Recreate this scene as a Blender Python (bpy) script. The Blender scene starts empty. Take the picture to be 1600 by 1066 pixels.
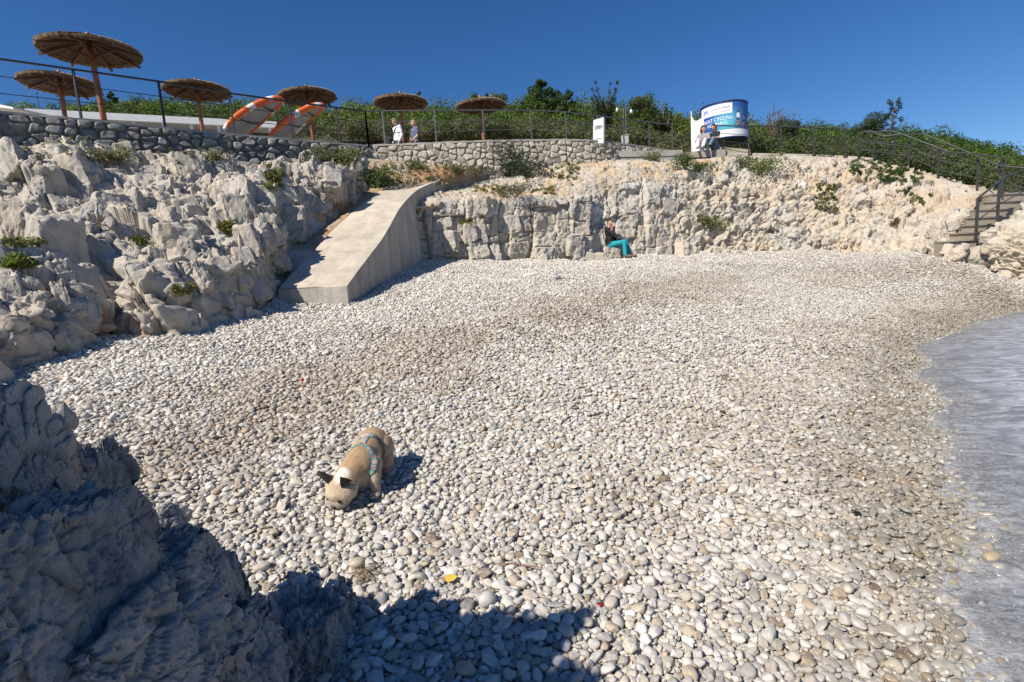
import bpy, bmesh, math, random
import numpy as np
from mathutils import Vector, Matrix, Euler
from mathutils.bvhtree import BVHTree

random.seed(7)
RNG = np.random.default_rng(11)
PI = math.pi
SC = bpy.context.scene
COL = SC.collection

# ------------------------------------------------------------------ camera
FPX = 800.0                      # focal length in photo pixels (1600 wide)
EYE = Vector((0.0, 0.0, 1.6))
PITCH, ROLL = math.radians(8.0), math.radians(3.8)
_f = Vector((0, math.cos(PITCH), -math.sin(PITCH)))
_r0 = Vector((1, 0, 0))
_u0 = Vector((0, math.sin(PITCH), math.cos(PITCH)))
_r = _r0 * math.cos(ROLL) - _u0 * math.sin(ROLL)
_u = _u0 * math.cos(ROLL) + _r0 * math.sin(ROLL)

def ray(px, py):
    return (_f + _r * ((px - 800.0) / FPX) + _u * ((533.0 - py) / FPX))

def P(px, py, Y):
    d = ray(px, py)
    return EYE + d * (Y / d.y)

def PZ(px, py, z):
    d = ray(px, py)
    return EYE + d * ((z - EYE.z) / d.z)

cam_d = bpy.data.cameras.new('camera')
cam = bpy.data.objects.new('camera', cam_d)
COL.objects.link(cam)
cam_d.sensor_width = 36.0
cam_d.lens = 18.0
cam_d.clip_start = 0.05
cam_d.clip_end = 2000.0
M = Matrix((( _r.x, _u.x, -_f.x, EYE.x), (_r.y, _u.y, -_f.y, EYE.y), (_r.z, _u.z, -_f.z, EYE.z), (0, 0, 0, 1)))
cam.matrix_world = M
SC.camera = cam

# ------------------------------------------------------------------ objects
def tag(o, label=None, cat=None, group=None, kind=None):
    if label: o['label'] = label
    if cat: o['category'] = cat
    if group: o['group'] = group
    if kind: o['kind'] = kind
    return o

def empty(name, loc, rz=0.0):
    o = bpy.data.objects.new(name, None)
    o.empty_display_size = 0.2
    COL.objects.link(o)
    o.location = loc
    o.rotation_euler = (0, 0, rz)
    return o

def mesh_obj(name, verts, faces, mat=None, parent=None, smooth=False, cols=None, attrs=None, local=False):
    """verts in world coordinates unless local; a parented child is moved into its parent's space"""
    me = bpy.data.meshes.new(name)
    V = np.asarray(verts, dtype=np.float64)
    if parent is not None and not local:
        mw = np.array(parent_world(parent).inverted())
        V = V @ mw[:3, :3].T + mw[:3, 3]
    if isinstance(faces, np.ndarray) and faces.ndim == 2:
        nf, k = faces.shape
        me.vertices.add(len(V)); me.vertices.foreach_set('co', V.astype(np.float32).ravel())
        me.loops.add(nf * k); me.loops.foreach_set('vertex_index', faces.astype(np.int32).ravel())
        me.polygons.add(nf)
        me.polygons.foreach_set('loop_start', np.arange(0, nf * k, k, dtype=np.int32))
        me.polygons.foreach_set('loop_total', np.full(nf, k, dtype=np.int32))
        me.update(calc_edges=True)
        me.validate()
    else:
        me.from_pydata([tuple(v) for v in V], [], [tuple(int(i) for i in f) for f in faces])
        me.update()
    if smooth:
        me.polygons.foreach_set('use_smooth', np.ones(len(me.polygons), dtype=bool))
    if cols is not None:
        c = np.asarray(cols, dtype=np.float32)
        if c.shape[1] == 3: c = np.concatenate([c, np.ones((len(c), 1), np.float32)], 1)
        a = me.color_attributes.new('tint', 'FLOAT_COLOR', 'POINT')
        a.data.foreach_set('color', c.ravel())
    for k, v in (attrs or {}).items():
        a = me.attributes.new(k, 'FLOAT', 'POINT')
        a.data.foreach_set('value', np.asarray(v, dtype=np.float32).ravel())
    if mat is not None:
        for m in (mat if isinstance(mat, (list, tuple)) else [mat]): me.materials.append(m)
    o = bpy.data.objects.new(name, me)
    COL.objects.link(o)
    if parent is not None: o.parent = parent
    return o

def parent_world(o):
    m = Matrix.Translation(o.location) @ o.rotation_euler.to_matrix().to_4x4() @ Matrix.Diagonal((*o.scale, 1))
    return parent_world(o.parent) @ m if o.parent else m

class MB:
    """collects shapes for one mesh"""
    def __init__(self): self.v, self.f, self.c = [], [], []
    def add(self, V, F, col=None):
        n = len(self.v)
        self.v.extend([tuple(p) for p in V]); self.f.extend([tuple(i + n for i in f) for f in F])
        if col is not None: self.c.extend([tuple(col)] * len(V))
        return self
    def box(self, c, s, rz=0.0, R=None, col=None):
        R = R or Matrix.Rotation(rz, 3, 'Z')
        c = Vector(c); V = []
        for x, y, z in ((-1,-1,-1),(1,-1,-1),(1,1,-1),(-1,1,-1),(-1,-1,1),(1,-1,1),(1,1,1),(-1,1,1)):
            V.append(c + R @ Vector((x*s[0]/2, y*s[1]/2, z*s[2]/2)))
        return self.add(V, ((0,3,2,1),(4,5,6,7),(0,1,5,4),(1,2,6,5),(2,3,7,6),(3,0,4,7)), col)
    def bar(self, a, b, w, h, up=(0,0,1), col=None):
        a, b = Vector(a), Vector(b); d = (b - a); L = d.length; d.normalize()
        s = d.cross(Vector(up))
        if s.length < 1e-4: s = d.cross(Vector((0,1,0)))
        s.normalize(); u = s.cross(d)
        V = []
        for p in (a, b):
            for x, y in ((-1,-1),(1,-1),(1,1),(-1,1)): V.append(p + s*(x*w/2) + u*(y*h/2))
        return self.add(V, ((0,1,2,3),(7,6,5,4),(0,4,5,1),(1,5,6,2),(2,6,7,3),(3,7,4,0)), col)
    def tube(self, pts, r, n=8, cap=True, col=None):
        pts = [Vector(p) for p in pts]
        rs = r if isinstance(r, (list, tuple, np.ndarray)) else [r] * len(pts)
        V, F = [], []
        prev = None
        for i, p in enumerate(pts):
            t = (pts[min(i+1, len(pts)-1)] - pts[max(i-1, 0)]).normalized()
            if prev is None:
                s = t.cross(Vector((0,0,1)))
                if s.length < 1e-3: s = t.cross(Vector((0,1,0)))
            else:
                s = prev - t * prev.dot(t)
            s.normalize(); prev = s; u = t.cross(s)
            for k in range(n):
                a = 2*PI*k/n
                V.append(p + (s*math.cos(a) + u*math.sin(a))*rs[i])
        for i in range(len(pts)-1):
            for k in range(n):
                F.append((i*n+k, i*n+(k+1)%n, (i+1)*n+(k+1)%n, (i+1)*n+k))
        if cap:
            F.append(tuple(range(n-1, -1, -1))); F.append(tuple((len(pts)-1)*n+k for k in range(n)))
        return self.add(V, F, col)
    def lathe(self, prof, c, n=24, col=None, R=None):
        c = Vector(c); V, F = [], []
        R = R or Matrix.Identity(3)
        for r, z in prof:
            for k in range(n):
                a = 2*PI*k/n
                V.append(c + R @ Vector((r*math.cos(a), r*math.sin(a), z)))
        for i in range(len(prof)-1):
            for k in range(n): F.append((i*n+k, i*n+(k+1)%n, (i+1)*n+(k+1)%n, (i+1)*n+k))
        F.append(tuple(range(n-1,-1,-1))); F.append(tuple((len(prof)-1)*n+k for k in range(n)))
        return self.add(V, F, col)
    def prism(self, poly, off, col=None):
        """poly: 3D points, off: extrusion vector"""
        n = len(poly); off = Vector(off)
        V = [Vector(p) for p in poly] + [Vector(p)+off for p in poly]
        F = [tuple(range(n-1,-1,-1)), tuple(range(n, 2*n))]
        F += [(i, (i+1)%n, n+(i+1)%n, n+i) for i in range(n)]
        return self.add(V, F, col)
    def ball(self, c, r, n=12, m=8, R=None, col=None):
        c = Vector(c); r = (r, r, r) if not hasattr(r, '__len__') else r
        R = R or Matrix.Identity(3); V, F = [c + R @ Vector((0,0,-r[2]))], []
        for i in range(1, m):
            t = -PI/2 + PI*i/m
            for k in range(n):
                a = 2*PI*k/n
                V.append(c + R @ Vector((r[0]*math.cos(t)*math.cos(a), r[1]*math.cos(t)*math.sin(a), r[2]*math.sin(t))))
        V.append(c + R @ Vector((0,0,r[2])))
        for k in range(n): F.append((0, 1+(k+1)%n, 1+k))
        for i in range(m-2):
            for k in range(n): F.append((1+i*n+k, 1+i*n+(k+1)%n, 1+(i+1)*n+(k+1)%n, 1+(i+1)*n+k))
        e = len(V)-1; b = 1+(m-2)*n
        for k in range(n): F.append((b+k, b+(k+1)%n, e))
        return self.add(V, F, col)
    def build(self, name, mat=None, parent=None, smooth=False, fix=True, local=False):
        o = mesh_obj(name, self.v, self.f, mat, parent, smooth, self.c if self.c and len(self.c) == len(self.v) else None, local=local)
        if fix:
            bm = bmesh.new(); bm.from_mesh(o.data); bmesh.ops.recalc_face_normals(bm, faces=bm.faces); bm.to_mesh(o.data); bm.free()
        return o

def copy_tree(o, parent=None):
    c = o.copy(); COL.objects.link(c)
    if parent is not None: c.parent = parent
    for ch in [x for x in COL.objects if x.parent == o]: copy_tree(ch, c)
    return c

# ------------------------------------------------------------------ noise in numpy
def _h(ix, iy, iz, seed):
    h = (ix.astype(np.int64)*374761393 + iy.astype(np.int64)*668265263 + iz.astype(np.int64)*2147483647 + seed*1274126177) & 0xFFFFFFFF
    h = ((h ^ (h >> 13)) * 1274126177) & 0xFFFFFFFF
    h = ((h ^ (h >> 16)) * 2246822519) & 0xFFFFFFFF
    h = h ^ (h >> 15)
    return h
def _hf(ix, iy, iz, seed): return _h(ix, iy, iz, seed).astype(np.float64) / 4294967295.0

def vnoise(p, seed=0):
    i = np.floor(p).astype(np.int64); f = p - i; f = f*f*f*(f*(f*6-15)+10)
    r = 0
    for dx in (0,1):
        wx = f[:,0] if dx else 1-f[:,0]
        for dy in (0,1):
            wy = f[:,1] if dy else 1-f[:,1]
            for dz in (0,1):
                wz = f[:,2] if dz else 1-f[:,2]
                r = r + wx*wy*wz*_hf(i[:,0]+dx, i[:,1]+dy, i[:,2]+dz, seed)
    return r*2-1

def fbm(p, octv=4, seed=0, gain=0.5, lac=2.03):
    a, s, r = 1.0, 0.0, 0
    for k in range(octv):
        r = r + a*vnoise(p*(lac**k), seed+k*17); s += a; a *= gain
    return r/s

def facets(p, seed=0, jit=0.85):
    """nearest jittered cell: returns per-point cell value, tilt-plane value, F2-F1"""
    i = np.floor(p).astype(np.int64)
    n = len(p); d1 = np.full(n, 1e9); d2 = np.full(n, 1e9)
    best = np.zeros((n,3)); cell = np.zeros((n,3), np.int64)
    for dx in (-1,0,1):
        for dy in (-1,0,1):
            for dz in (-1,0,1):
                cx, cy, cz = i[:,0]+dx, i[:,1]+dy, i[:,2]+dz
                q = np.stack([cx+0.5+jit*(_hf(cx,cy,cz,seed)-0.5), cy+0.5+jit*(_hf(cx,cy,cz,seed+1)-0.5), cz+0.5+jit*(_hf(cx,cy,cz,seed+2)-0.5)],1)
                d = ((p-q)**2).sum(1)
                m = d < d1
                d2 = np.where(m, d1, np.minimum(d2, d)); d1 = np.where(m, d, d1)
                best[m] = (p-q)[m]; cell[m] = np.stack([cx,cy,cz],1)[m]
    hv = _hf(cell[:,0],cell[:,1],cell[:,2],seed+3)
    t = np.stack([_hf(cell[:,0],cell[:,1],cell[:,2],seed+4+k)-0.5 for k in range(3)],1)*2
    tilt = (t*best).sum(1)
    return hv, tilt, np.sqrt(d2)-np.sqrt(d1), best[:,2]

def sstep(a, b, x):
    t = np.clip((x-a)/(b-a), 0, 1); return t*t*(3-2*t)

# ------------------------------------------------------------------ sheets
def catmull(A, t):
    """A: (n,...) control array, t in [0,n-1]"""
    n = len(A); i = np.clip(np.floor(t).astype(int), 0, n-2); f = (t-i)
    p1, p2 = A[i], A[i+1]; p0 = A[np.maximum(i-1,0)]; p3 = A[np.minimum(i+2,n-1)]
    f = f.reshape((-1,)+(1,)*(A.ndim-1))
    m1 = (p2-p0)*0.5*0.8; m2 = (p3-p1)*0.5*0.8
    return p1*(2*f**3-3*f**2+1)+m1*(f**3-2*f**2+f)+p2*(-2*f**3+3*f**2)+m2*(f**3-f**2)

def sheet(columns, nu, nv):
    """columns: list of columns (each the same number of 3D points). Resampled evenly by length."""
    A = np.array([[tuple(p) for p in c] for c in columns], float)         # C x R x 3
    def even(A, n):                                                       # resample first axis
        L = np.linalg.norm(np.diff(A, axis=0), axis=2).mean(1); s = np.concatenate([[0], np.cumsum(L)]); 
        tt = np.linspace(0, s[-1], n); return catmull(A, np.interp(tt, s, np.arange(len(A))))
    B = even(A, nu); C = even(np.swapaxes(B,0,1), nv)                      # nv x nu x 3
    return C

def grid_faces(nv, nu):
    a = np.arange(nv*nu).reshape(nv, nu)
    return np.stack([a[:-1,:-1].ravel(), a[:-1,1:].ravel(), a[1:,1:].ravel(), a[1:,:-1].ravel()],1)

def sheet_normals(C):
    du = np.gradient(C, axis=1); dv = np.gradient(C, axis=0)
    n = np.cross(du, dv); n /= np.linalg.norm(n, axis=2, keepdims=True)+1e-9
    return n

# ------------------------------------------------------------------ materials
def new_mat(name):
    m = bpy.data.materials.new(name); m.use_nodes = True
    nt = m.node_tree; nt.nodes.clear()
    out = nt.nodes.new('ShaderNodeOutputMaterial'); b = nt.nodes.new('ShaderNodeBsdfPrincipled')
    nt.links.new(b.outputs[0], out.inputs[0])
    return m, nt, b, out

def N(nt, t, **kw):
    n = nt.nodes.new(t)
    for k, v in kw.items():
        if k.startswith('i_'): n.inputs[k[2:].replace('_',' ')].default_value = v
        elif k.startswith('n_'): n.inputs[int(k[2:])].default_value = v
        else: setattr(n, k, v)
    return n

def ramp(nt, fac, stops):
    r = nt.nodes.new('ShaderNodeValToRGB'); e = r.color_ramp.elements
    while len(e) > 1: e.remove(e[-1])
    for k, (p, c) in enumerate(stops):
        el = e[0] if k == 0 else e.new(p)
        el.position = p; el.color = (*c, 1) if len(c) == 3 else c
    nt.links.new(fac, r.inputs[0]); return r.outputs[0]

def mixc(nt, fac, a, b, blend='MIX'):
    m = nt.nodes.new('ShaderNodeMix'); m.data_type = 'RGBA'; m.blend_type = blend
    for s, v in ((m.inputs[0], fac), (m.inputs[6], a), (m.inputs[7], b)):
        if hasattr(v, 'is_linked') or hasattr(v, 'links'): nt.links.new(v, s)
        elif isinstance(v, (int, float)): s.default_value = v
        else: s.default_value = (*v, 1) if len(v) == 3 else v
    return m.outputs[2]

def noise(nt, scale, detail=4, rough=0.55, coord='Object', dist=0.0, vec=None):
    n = nt.nodes.new('ShaderNodeTexNoise'); n.inputs['Scale'].default_value = scale
    n.inputs['Detail'].default_value = detail; n.inputs['Roughness'].default_value = rough; n.inputs['Distortion'].default_value = dist
    if vec is None:
        tc = nt.nodes.new('ShaderNodeTexCoord'); vec = tc.outputs[coord]
    nt.links.new(vec, n.inputs['Vector']); return n.outputs[0]

def bump(nt, b, h, strength=0.4, dist=0.02):
    n = nt.nodes.new('ShaderNodeBump'); n.inputs['Strength'].default_value = strength; n.inputs['Distance'].default_value = dist
    nt.links.new(h, n.inputs['Height']); nt.links.new(n.outputs[0], b.inputs['Normal']); return n

def simple_mat(name, col, rough=0.6, metal=0.0, var=0.12, scale=9.0, bmp=0.0, tint=False):
    m, nt, b, _ = new_mat(name)
    n = noise(nt, scale, 5)
    lo = tuple(c*(1-var) for c in col); hi = tuple(min(1, c*(1+var)) for c in col)
    c = ramp(nt, n, [(0.3, lo), (0.7, hi)])
    if tint:
        a = N(nt, 'ShaderNodeVertexColor', layer_name='tint'); c = mixc(nt, 1.0, c, a.outputs[0], 'MULTIPLY')
    nt.links.new(c, b.inputs['Base Color']); b.inputs['Roughness'].default_value = rough; b.inputs['Metallic'].default_value = metal
    if bmp: bump(nt, b, n, bmp, 0.01)
    return m

def tint_mat(name, rough=0.6, var=0.12, scale=12.0, bmp=0.0, transl=0.0):
    """colour from the mesh's own 'tint' attribute, broken up by noise"""
    m, nt, b, out = new_mat(name)
    a = N(nt, 'ShaderNodeVertexColor', layer_name='tint')
    n = noise(nt, scale, 5)
    c = mixc(nt, 1.0, a.outputs[0], ramp(nt, n, [(0.25, (1-var,)*3), (0.75, (1+var,)*3)]), 'MULTIPLY')
    nt.links.new(c, b.inputs['Base Color']); b.inputs['Roughness'].default_value = rough
    if bmp: bump(nt, b, n, bmp, 0.01)
    if transl:
        b.inputs['Specular IOR Level'].default_value = 0.25
        t = nt.nodes.new('ShaderNodeBsdfTranslucent'); nt.links.new(c, t.inputs[0])
        mx = nt.nodes.new('ShaderNodeMixShader'); mx.inputs[0].default_value = transl
        nt.links.new(b.outputs[0], mx.inputs[1]); nt.links.new(t.outputs[0], mx.inputs[2]); nt.links.new(mx.outputs[0], out.inputs[0])
    return m
# ------------------------------------------------------------------ daylight
SUN_EL = math.radians(44.0)
SUN_TRAVEL = math.radians(41.0)        # light travels towards +X, this far round to +Y
W = bpy.data.worlds.new('World'); SC.world = W; W.use_nodes = True
wn = W.node_tree; wn.nodes.clear()
wo = wn.nodes.new('ShaderNodeOutputWorld'); wb = wn.nodes.new('ShaderNodeBackground')
sky = wn.nodes.new('ShaderNodeTexSky'); sky.sky_type = 'NISHITA'; sky.sun_disc = False
sky.sun_elevation = SUN_EL
sx, sy = -math.cos(SUN_TRAVEL), -math.sin(SUN_TRAVEL)       # towards the sun
sky.sun_rotation = math.atan2(sx, sy)
sky.air_density = 1.0; sky.dust_density = 0.25; sky.ozone_density = 5.0; sky.altitude = 800
wb.inputs[1].default_value = 0.068
hs = wn.nodes.new('ShaderNodeHueSaturation'); hs.inputs['Saturation'].default_value = 1.24; hs.inputs['Hue'].default_value = 0.507; hs.inputs['Value'].default_value = 1.1
wn.links.new(sky.outputs[0], hs.inputs['Color']); wn.links.new(hs.outputs[0], wb.inputs[0]); wn.links.new(wb.outputs[0], wo.inputs[0])
sd = bpy.data.lights.new('sun', 'SUN'); sd.energy = 4.8; sd.angle = math.radians(0.53); sd.color = (1.0, 0.93, 0.82)
so = bpy.data.objects.new('sun', sd); COL.objects.link(so)
L = Vector((-sx*math.cos(SUN_EL), -sy*math.cos(SUN_EL), -math.sin(SUN_EL)))
so.rotation_euler = L.to_track_quat('-Z', 'Y').to_euler(); so.location = (-20, -12, 30)
SC.view_settings.view_transform = 'Standard'; SC.view_settings.look = 'None'
SC.view_settings.exposure = 0.47; SC.view_settings.gamma = 1.0
SC.cycles.max_bounces = 6; SC.cycles.transparent_max_bounces = 16
SC.cycles.use_denoising = True
# ------------------------------------------------------------------ angular limestone blocks
def split4(V, F):
    V = np.asarray(V); F = np.asarray(F); E = np.concatenate([F[:,[0,1]],F[:,[1,2]],F[:,[2,0]]]); E.sort(1)
    u, inv = np.unique(E[:,0].astype(np.int64)*len(V)+E[:,1], return_inverse=True); inv = inv.ravel()
    M_ = (V[u//len(V)]+V[u%len(V)])/2; n = len(F); o = len(V)
    x, y, z = inv[:n]+o, inv[n:2*n]+o, inv[2*n:]+o; a, b, c = F.T
    return np.concatenate([V,M_]), np.concatenate([np.stack(t,1) for t in ((a,x,z),(x,b,y),(z,y,c),(x,y,z))])
def vert_normals(V, F):
    n = np.zeros_like(V); fn = np.cross(V[F[:,1]]-V[F[:,0]], V[F[:,2]]-V[F[:,0]])
    for k in range(3): np.add.at(n, F[:,k], fn)
    return n/(np.linalg.norm(n,axis=1,keepdims=True)+1e-12)
def hull_proto(seed, kind='block', levels=3, rough=0.035, fine=0.012, freq=2.2, slab=0.0):
    """a unit-size fractured block: convex, planar faces, chipped edges, pitted surface"""
    rng = np.random.default_rng(seed); pts = []
    if kind == 'block':
        for x in (-1,1):
            for y in (-1,1):
                for z in (-1,1):
                    c = np.array((x,y,z))*0.5*rng.uniform(0.72,1.05,3)
                    if rng.uniform() < 0.45:                                  # broken corner
                        for k in range(3):
                            d = c.copy(); d[k] *= rng.uniform(0.35,0.8); pts.append(d)
                    else: pts.append(c)
    elif kind == 'shard':
        for k in range(14):
            d = rng.normal(0,1,3); d /= np.linalg.norm(d); t = 0.5*rng.uniform(0.75,1.0); p = d*t
            s = 1.0-0.45*(p[2]+0.5); p[:2] *= s*1.15; pts.append(p)
    else:
        for k in range(22):
            d = rng.normal(0,1,3); d /= np.linalg.norm(d); pts.append(d*0.5*rng.uniform(0.85,1.0))
    bm = bmesh.new()
    for p in pts: bm.verts.new(p)
    r = bmesh.ops.convex_hull(bm, input=bm.verts[:])
    junk = [g for g in r['geom_interior'] if isinstance(g, bmesh.types.BMVert)]
    bmesh.ops.delete(bm, geom=junk, context='VERTS')
    bmesh.ops.triangulate(bm, faces=bm.faces[:]); bmesh.ops.recalc_face_normals(bm, faces=bm.faces[:])
    bm.verts.index_update()
    V = [np.array(v.co) for v in bm.verts]; F = [tuple(v.index for v in f.verts) for f in bm.faces]; bm.free()
    for k in range(levels): V, F = split4(V, F)
    V = np.array(V); F = np.array(F)
    n = vert_normals(V, F); o = rng.uniform(0,50,3)
    hv, tl, gap, _ = facets(V*freq*1.5+o, seed+3)
    d = rough*fbm(V*freq+o, 4, seed, 0.55) + fine*fbm(V*freq*5+o, 4, seed+9, 0.6) + rough*0.9*(hv-0.5) + rough*0.6*tl - rough*0.5*(1-sstep(0,0.06,gap))
    if slab:                                                              # thin upright beds standing proud of each other
        q = (V + 0.12*np.stack([fbm(V*2+o,3,seed+k) for k in (21,22,23)],1))*np.array((5.5,4.5,1.3))+o
        hv, tl, gap, _ = facets(q, seed+41); d += slab*(hv-0.5)*1.6 + slab*0.5*tl - slab*0.5*(1-sstep(0,0.07,gap))
        hv, tl, gap, _ = facets(q*2.7, seed+47); d += slab*0.35*(hv-0.5) + slab*0.2*tl - slab*0.3*(1-sstep(0,0.08,gap))
        if levels > 5:
            hv, tl, gap, _ = facets(q*6.5*np.array((1,1,1.6)), seed+53); d += slab*0.16*(hv-0.5) + slab*0.08*tl - slab*0.10*(1-sstep(0,0.1,gap))
    V = V + n*d[:,None]
    return V, F
PROTO = {}
def proto(kind, k, levels=3, rough=0.06, fine=0.025, freq=2.4):
    key = (kind, k, levels)
    if key not in PROTO: PROTO[key] = hull_proto(900+k*13+len(kind), kind, levels, rough, fine, freq, 0.032 if levels > 3 else 0.0)
    return PROTO[key]
def frame(ax, up_hint=None, spin=0.0):
    """rotation whose z axis is ax"""
    z = np.array(ax, float); z /= np.linalg.norm(z); h = np.array(up_hint if up_hint is not None else (1,0,0), float)
    x = h-(h@z)*z; x /= np.linalg.norm(x); y = np.cross(z,x)
    R = np.stack([x,y,z],1); c, s = math.cos(spin), math.sin(spin)
    return R @ np.array(((c,-s,0),(s,c,0),(0,0,1)))
def put(lst, kind, k, c, size, R, levels=3):
    V, F = proto(kind, k, levels); lst.append(((V*np.array(size)) @ R.T + np.array(c), F))
def merge_rock(lst):
    V, F, o = [], [], 0
    for v, f in lst: V.append(v); F.append(f+o); o += len(v)
    return np.concatenate(V), np.concatenate(F)
# ------------------------------------------------------------------ ground height of the beach (thin plate through surveyed points)
ZW = -0.15
gp = []
for (px, py, Y) in ((0,592,5.4),(150,532,6.7),(250,526,7.2),(330,505,8.0),(440,482,9.4),(545,478,9.8),(600,440,11.8),(660,411,14.5),(800,408,15.5),(965,404,16.4),
                    (1100,397,17.0),(1200,394,17.3),(1350,396,16.4),(1480,401,14.4),(1560,425,13.7),(1600,436,13.4),
                    (-200,650,4.6),(560,796,3.25)):
    gp.append(P(px, py, Y))
SHORE_PX = ((1640,1066),(1618,1000),(1575,880),(1540,800),(1500,690),(1466,610),(1450,548),(1530,512),(1600,489))
SHORE = [PZ(px, py, ZW) for px, py in SHORE_PX]
gp += [Vector((p.x, p.y, ZW+0.005)) for p in SHORE]
for p in SHORE[::2]: gp.append(Vector((p.x+2.5, p.y-1.5, ZW-0.45)))
gp += [Vector(v) for v in ((0.2,1.2,0.0),(-1.2,1.0,0.05),(-3.5,2.0,0.35),(1.4,0.8,-0.1),(2.2,-1.0,-0.45),(-1,-1.5,-0.05),(14.5,14.5,0.6),(17,16,0.7),(-0.8,6.6,0.62),(2.0,9.0,0.82),(3,13,1.35),(8,14.5,0.9))]
GP = np.array([tuple(v) for v in gp])
def _tk(r2): return 0.5*r2*np.log(r2+1e-9)
def _fit():
    n = len(GP); d = ((GP[:,None,:2]-GP[None,:,:2])**2).sum(2)
    K = _tk(d) + np.eye(n)*0.6
    Pm = np.concatenate([np.ones((n,1)), GP[:,:2]],1)
    A = np.block([[K, Pm],[Pm.T, np.zeros((3,3))]])
    return np.linalg.solve(A, np.concatenate([GP[:,2], np.zeros(3)]))
_W = _fit()
def ground(x, y):
    x = np.atleast_1d(np.asarray(x, float)); y = np.atleast_1d(np.asarray(y, float))
    d = (x[:,None]-GP[None,:,0])**2 + (y[:,None]-GP[None,:,1])**2
    z = _tk(d) @ _W[:-3] + _W[-3] + _W[-2]*x + _W[-1]*y
    q = np.stack([x, y, 0*x],1)
    z = z + 0.035*vnoise(q*0.9, 5) + 0.018*vnoise(q*2.3, 6)
    return z
def gz(x, y): return float(ground(x, y)[0])
def G(px, py):
    """where the view ray through a photo pixel meets the beach"""
    d = ray(px, py); t = 0.8
    for k in range(4000):
        p = EYE + d*t
        if p.z < gz(p.x, p.y): break
        t *= 1.004
    return EYE + d*t

def ground_np(x, y, chunk=20000):
    return np.concatenate([ground(x[i:i+chunk], y[i:i+chunk]) for i in range(0, len(x), chunk)])

# beach sheet
gx, gy = np.meshgrid(np.linspace(-16, 24, 420), np.linspace(-4, 22, 300))
gzv = np.clip(ground_np(gx.ravel(), gy.ravel()), -2.5, 3.0)
mb_, nt, b, _ = new_mat('beach_gravel')
vor = N(nt, 'ShaderNodeTexVoronoi', i_Scale=20.0); tc = N(nt, 'ShaderNodeTexCoord'); nt.links.new(tc.outputs['Object'], vor.inputs['Vector'])
nt.links.new(ramp(nt, vor.outputs['Color'], [(0.2,(0.30,0.27,0.23)),(0.8,(0.45,0.42,0.37))]), b.inputs['Base Color']); b.inputs['Roughness'].default_value = 0.8
bump(nt, b, vor.outputs['Distance'], 0.8, 0.03)
beach = mesh_obj('beach_ground', np.stack([gx.ravel(), gy.ravel(), gzv-0.02],1), grid_faces(300, 420), mb_, smooth=True)
tag(beach, kind='structure')

# ------------------------------------------------------------------ limestone
def rock_mat(name, base=(0.40,0.37,0.33), warm=(0.44,0.36,0.25), grey=(0.30,0.29,0.28), rust=(0.40,0.22,0.11), bmp=0.55, grain=0):
    m, nt, b, _ = new_mat(name)
    n1 = noise(nt, 0.9, 6, 0.6); n2 = noise(nt, 6.0, 8, 0.65); n3 = noise(nt, 2.2, 5, 0.6); n4 = noise(nt, 38.0, 6, 0.7)
    c = mixc(nt, ramp(nt, n1, [(0.42,(0,0,0)),(0.62,(1,1,1))]), base, warm)
    c = mixc(nt, ramp(nt, n3, [(0.5,(0,0,0)),(0.68,(0.8,0.8,0.8))]), c, grey)
    c = mixc(nt, 1.0, c, ramp(nt, n2, [(0.25,(0.78,0.78,0.79)),(0.75,(1.2,1.19,1.17))]), 'MULTIPLY')
    c = mixc(nt, 1.0, c, ramp(nt, n4, [(0.3,(0.88,)*3),(0.7,(1.1,)*3)]), 'MULTIPLY')
    at = N(nt, 'ShaderNodeAttribute', attribute_name='stain'); c = mixc(nt, at.outputs['Fac'], c, rust)
    aw = N(nt, 'ShaderNodeAttribute', attribute_name='chalk'); c = mixc(nt, aw.outputs['Fac'], c, (0.62,0.62,0.63))
    nt.links.new(c, b.inputs['Base Color']); b.inputs['Roughness'].default_value = 0.85; b.inputs['Specular IOR Level'].default_value = 0.3
    add = N(nt, 'ShaderNodeMath', operation='ADD'); nt.links.new(n2, add.inputs[0]); nt.links.new(n4, add.inputs[1])
    if grain:
        n5 = noise(nt, grain, 5, 0.7); a2 = N(nt, 'ShaderNodeMath', operation='MULTIPLY_ADD'); nt.links.new(n5, a2.inputs[0]); a2.inputs[1].default_value = 0.35; nt.links.new(add.outputs[0], a2.inputs[2]); add = a2
    bump(nt, b, add.outputs[0], bmp, 0.03)
    return m
M_ROCK_L = rock_mat('limestone_grey', (0.44,0.405,0.355), (0.46,0.395,0.315), (0.345,0.33,0.305))
M_ROCK_R = rock_mat('limestone_pale', (0.45,0.415,0.36), (0.48,0.41,0.315), (0.39,0.37,0.345), (0.46,0.29,0.13))
M_ROCK_F = rock_mat('limestone_dark', (0.42,0.425,0.43), (0.52,0.50,0.46), (0.20,0.206,0.215), (0.3,0.24,0.15), 1.0, 130.0)

def rotmat(ax, ay, az): return np.array(Euler((math.radians(ax), math.radians(ay), math.radians(az))).to_matrix())

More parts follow.
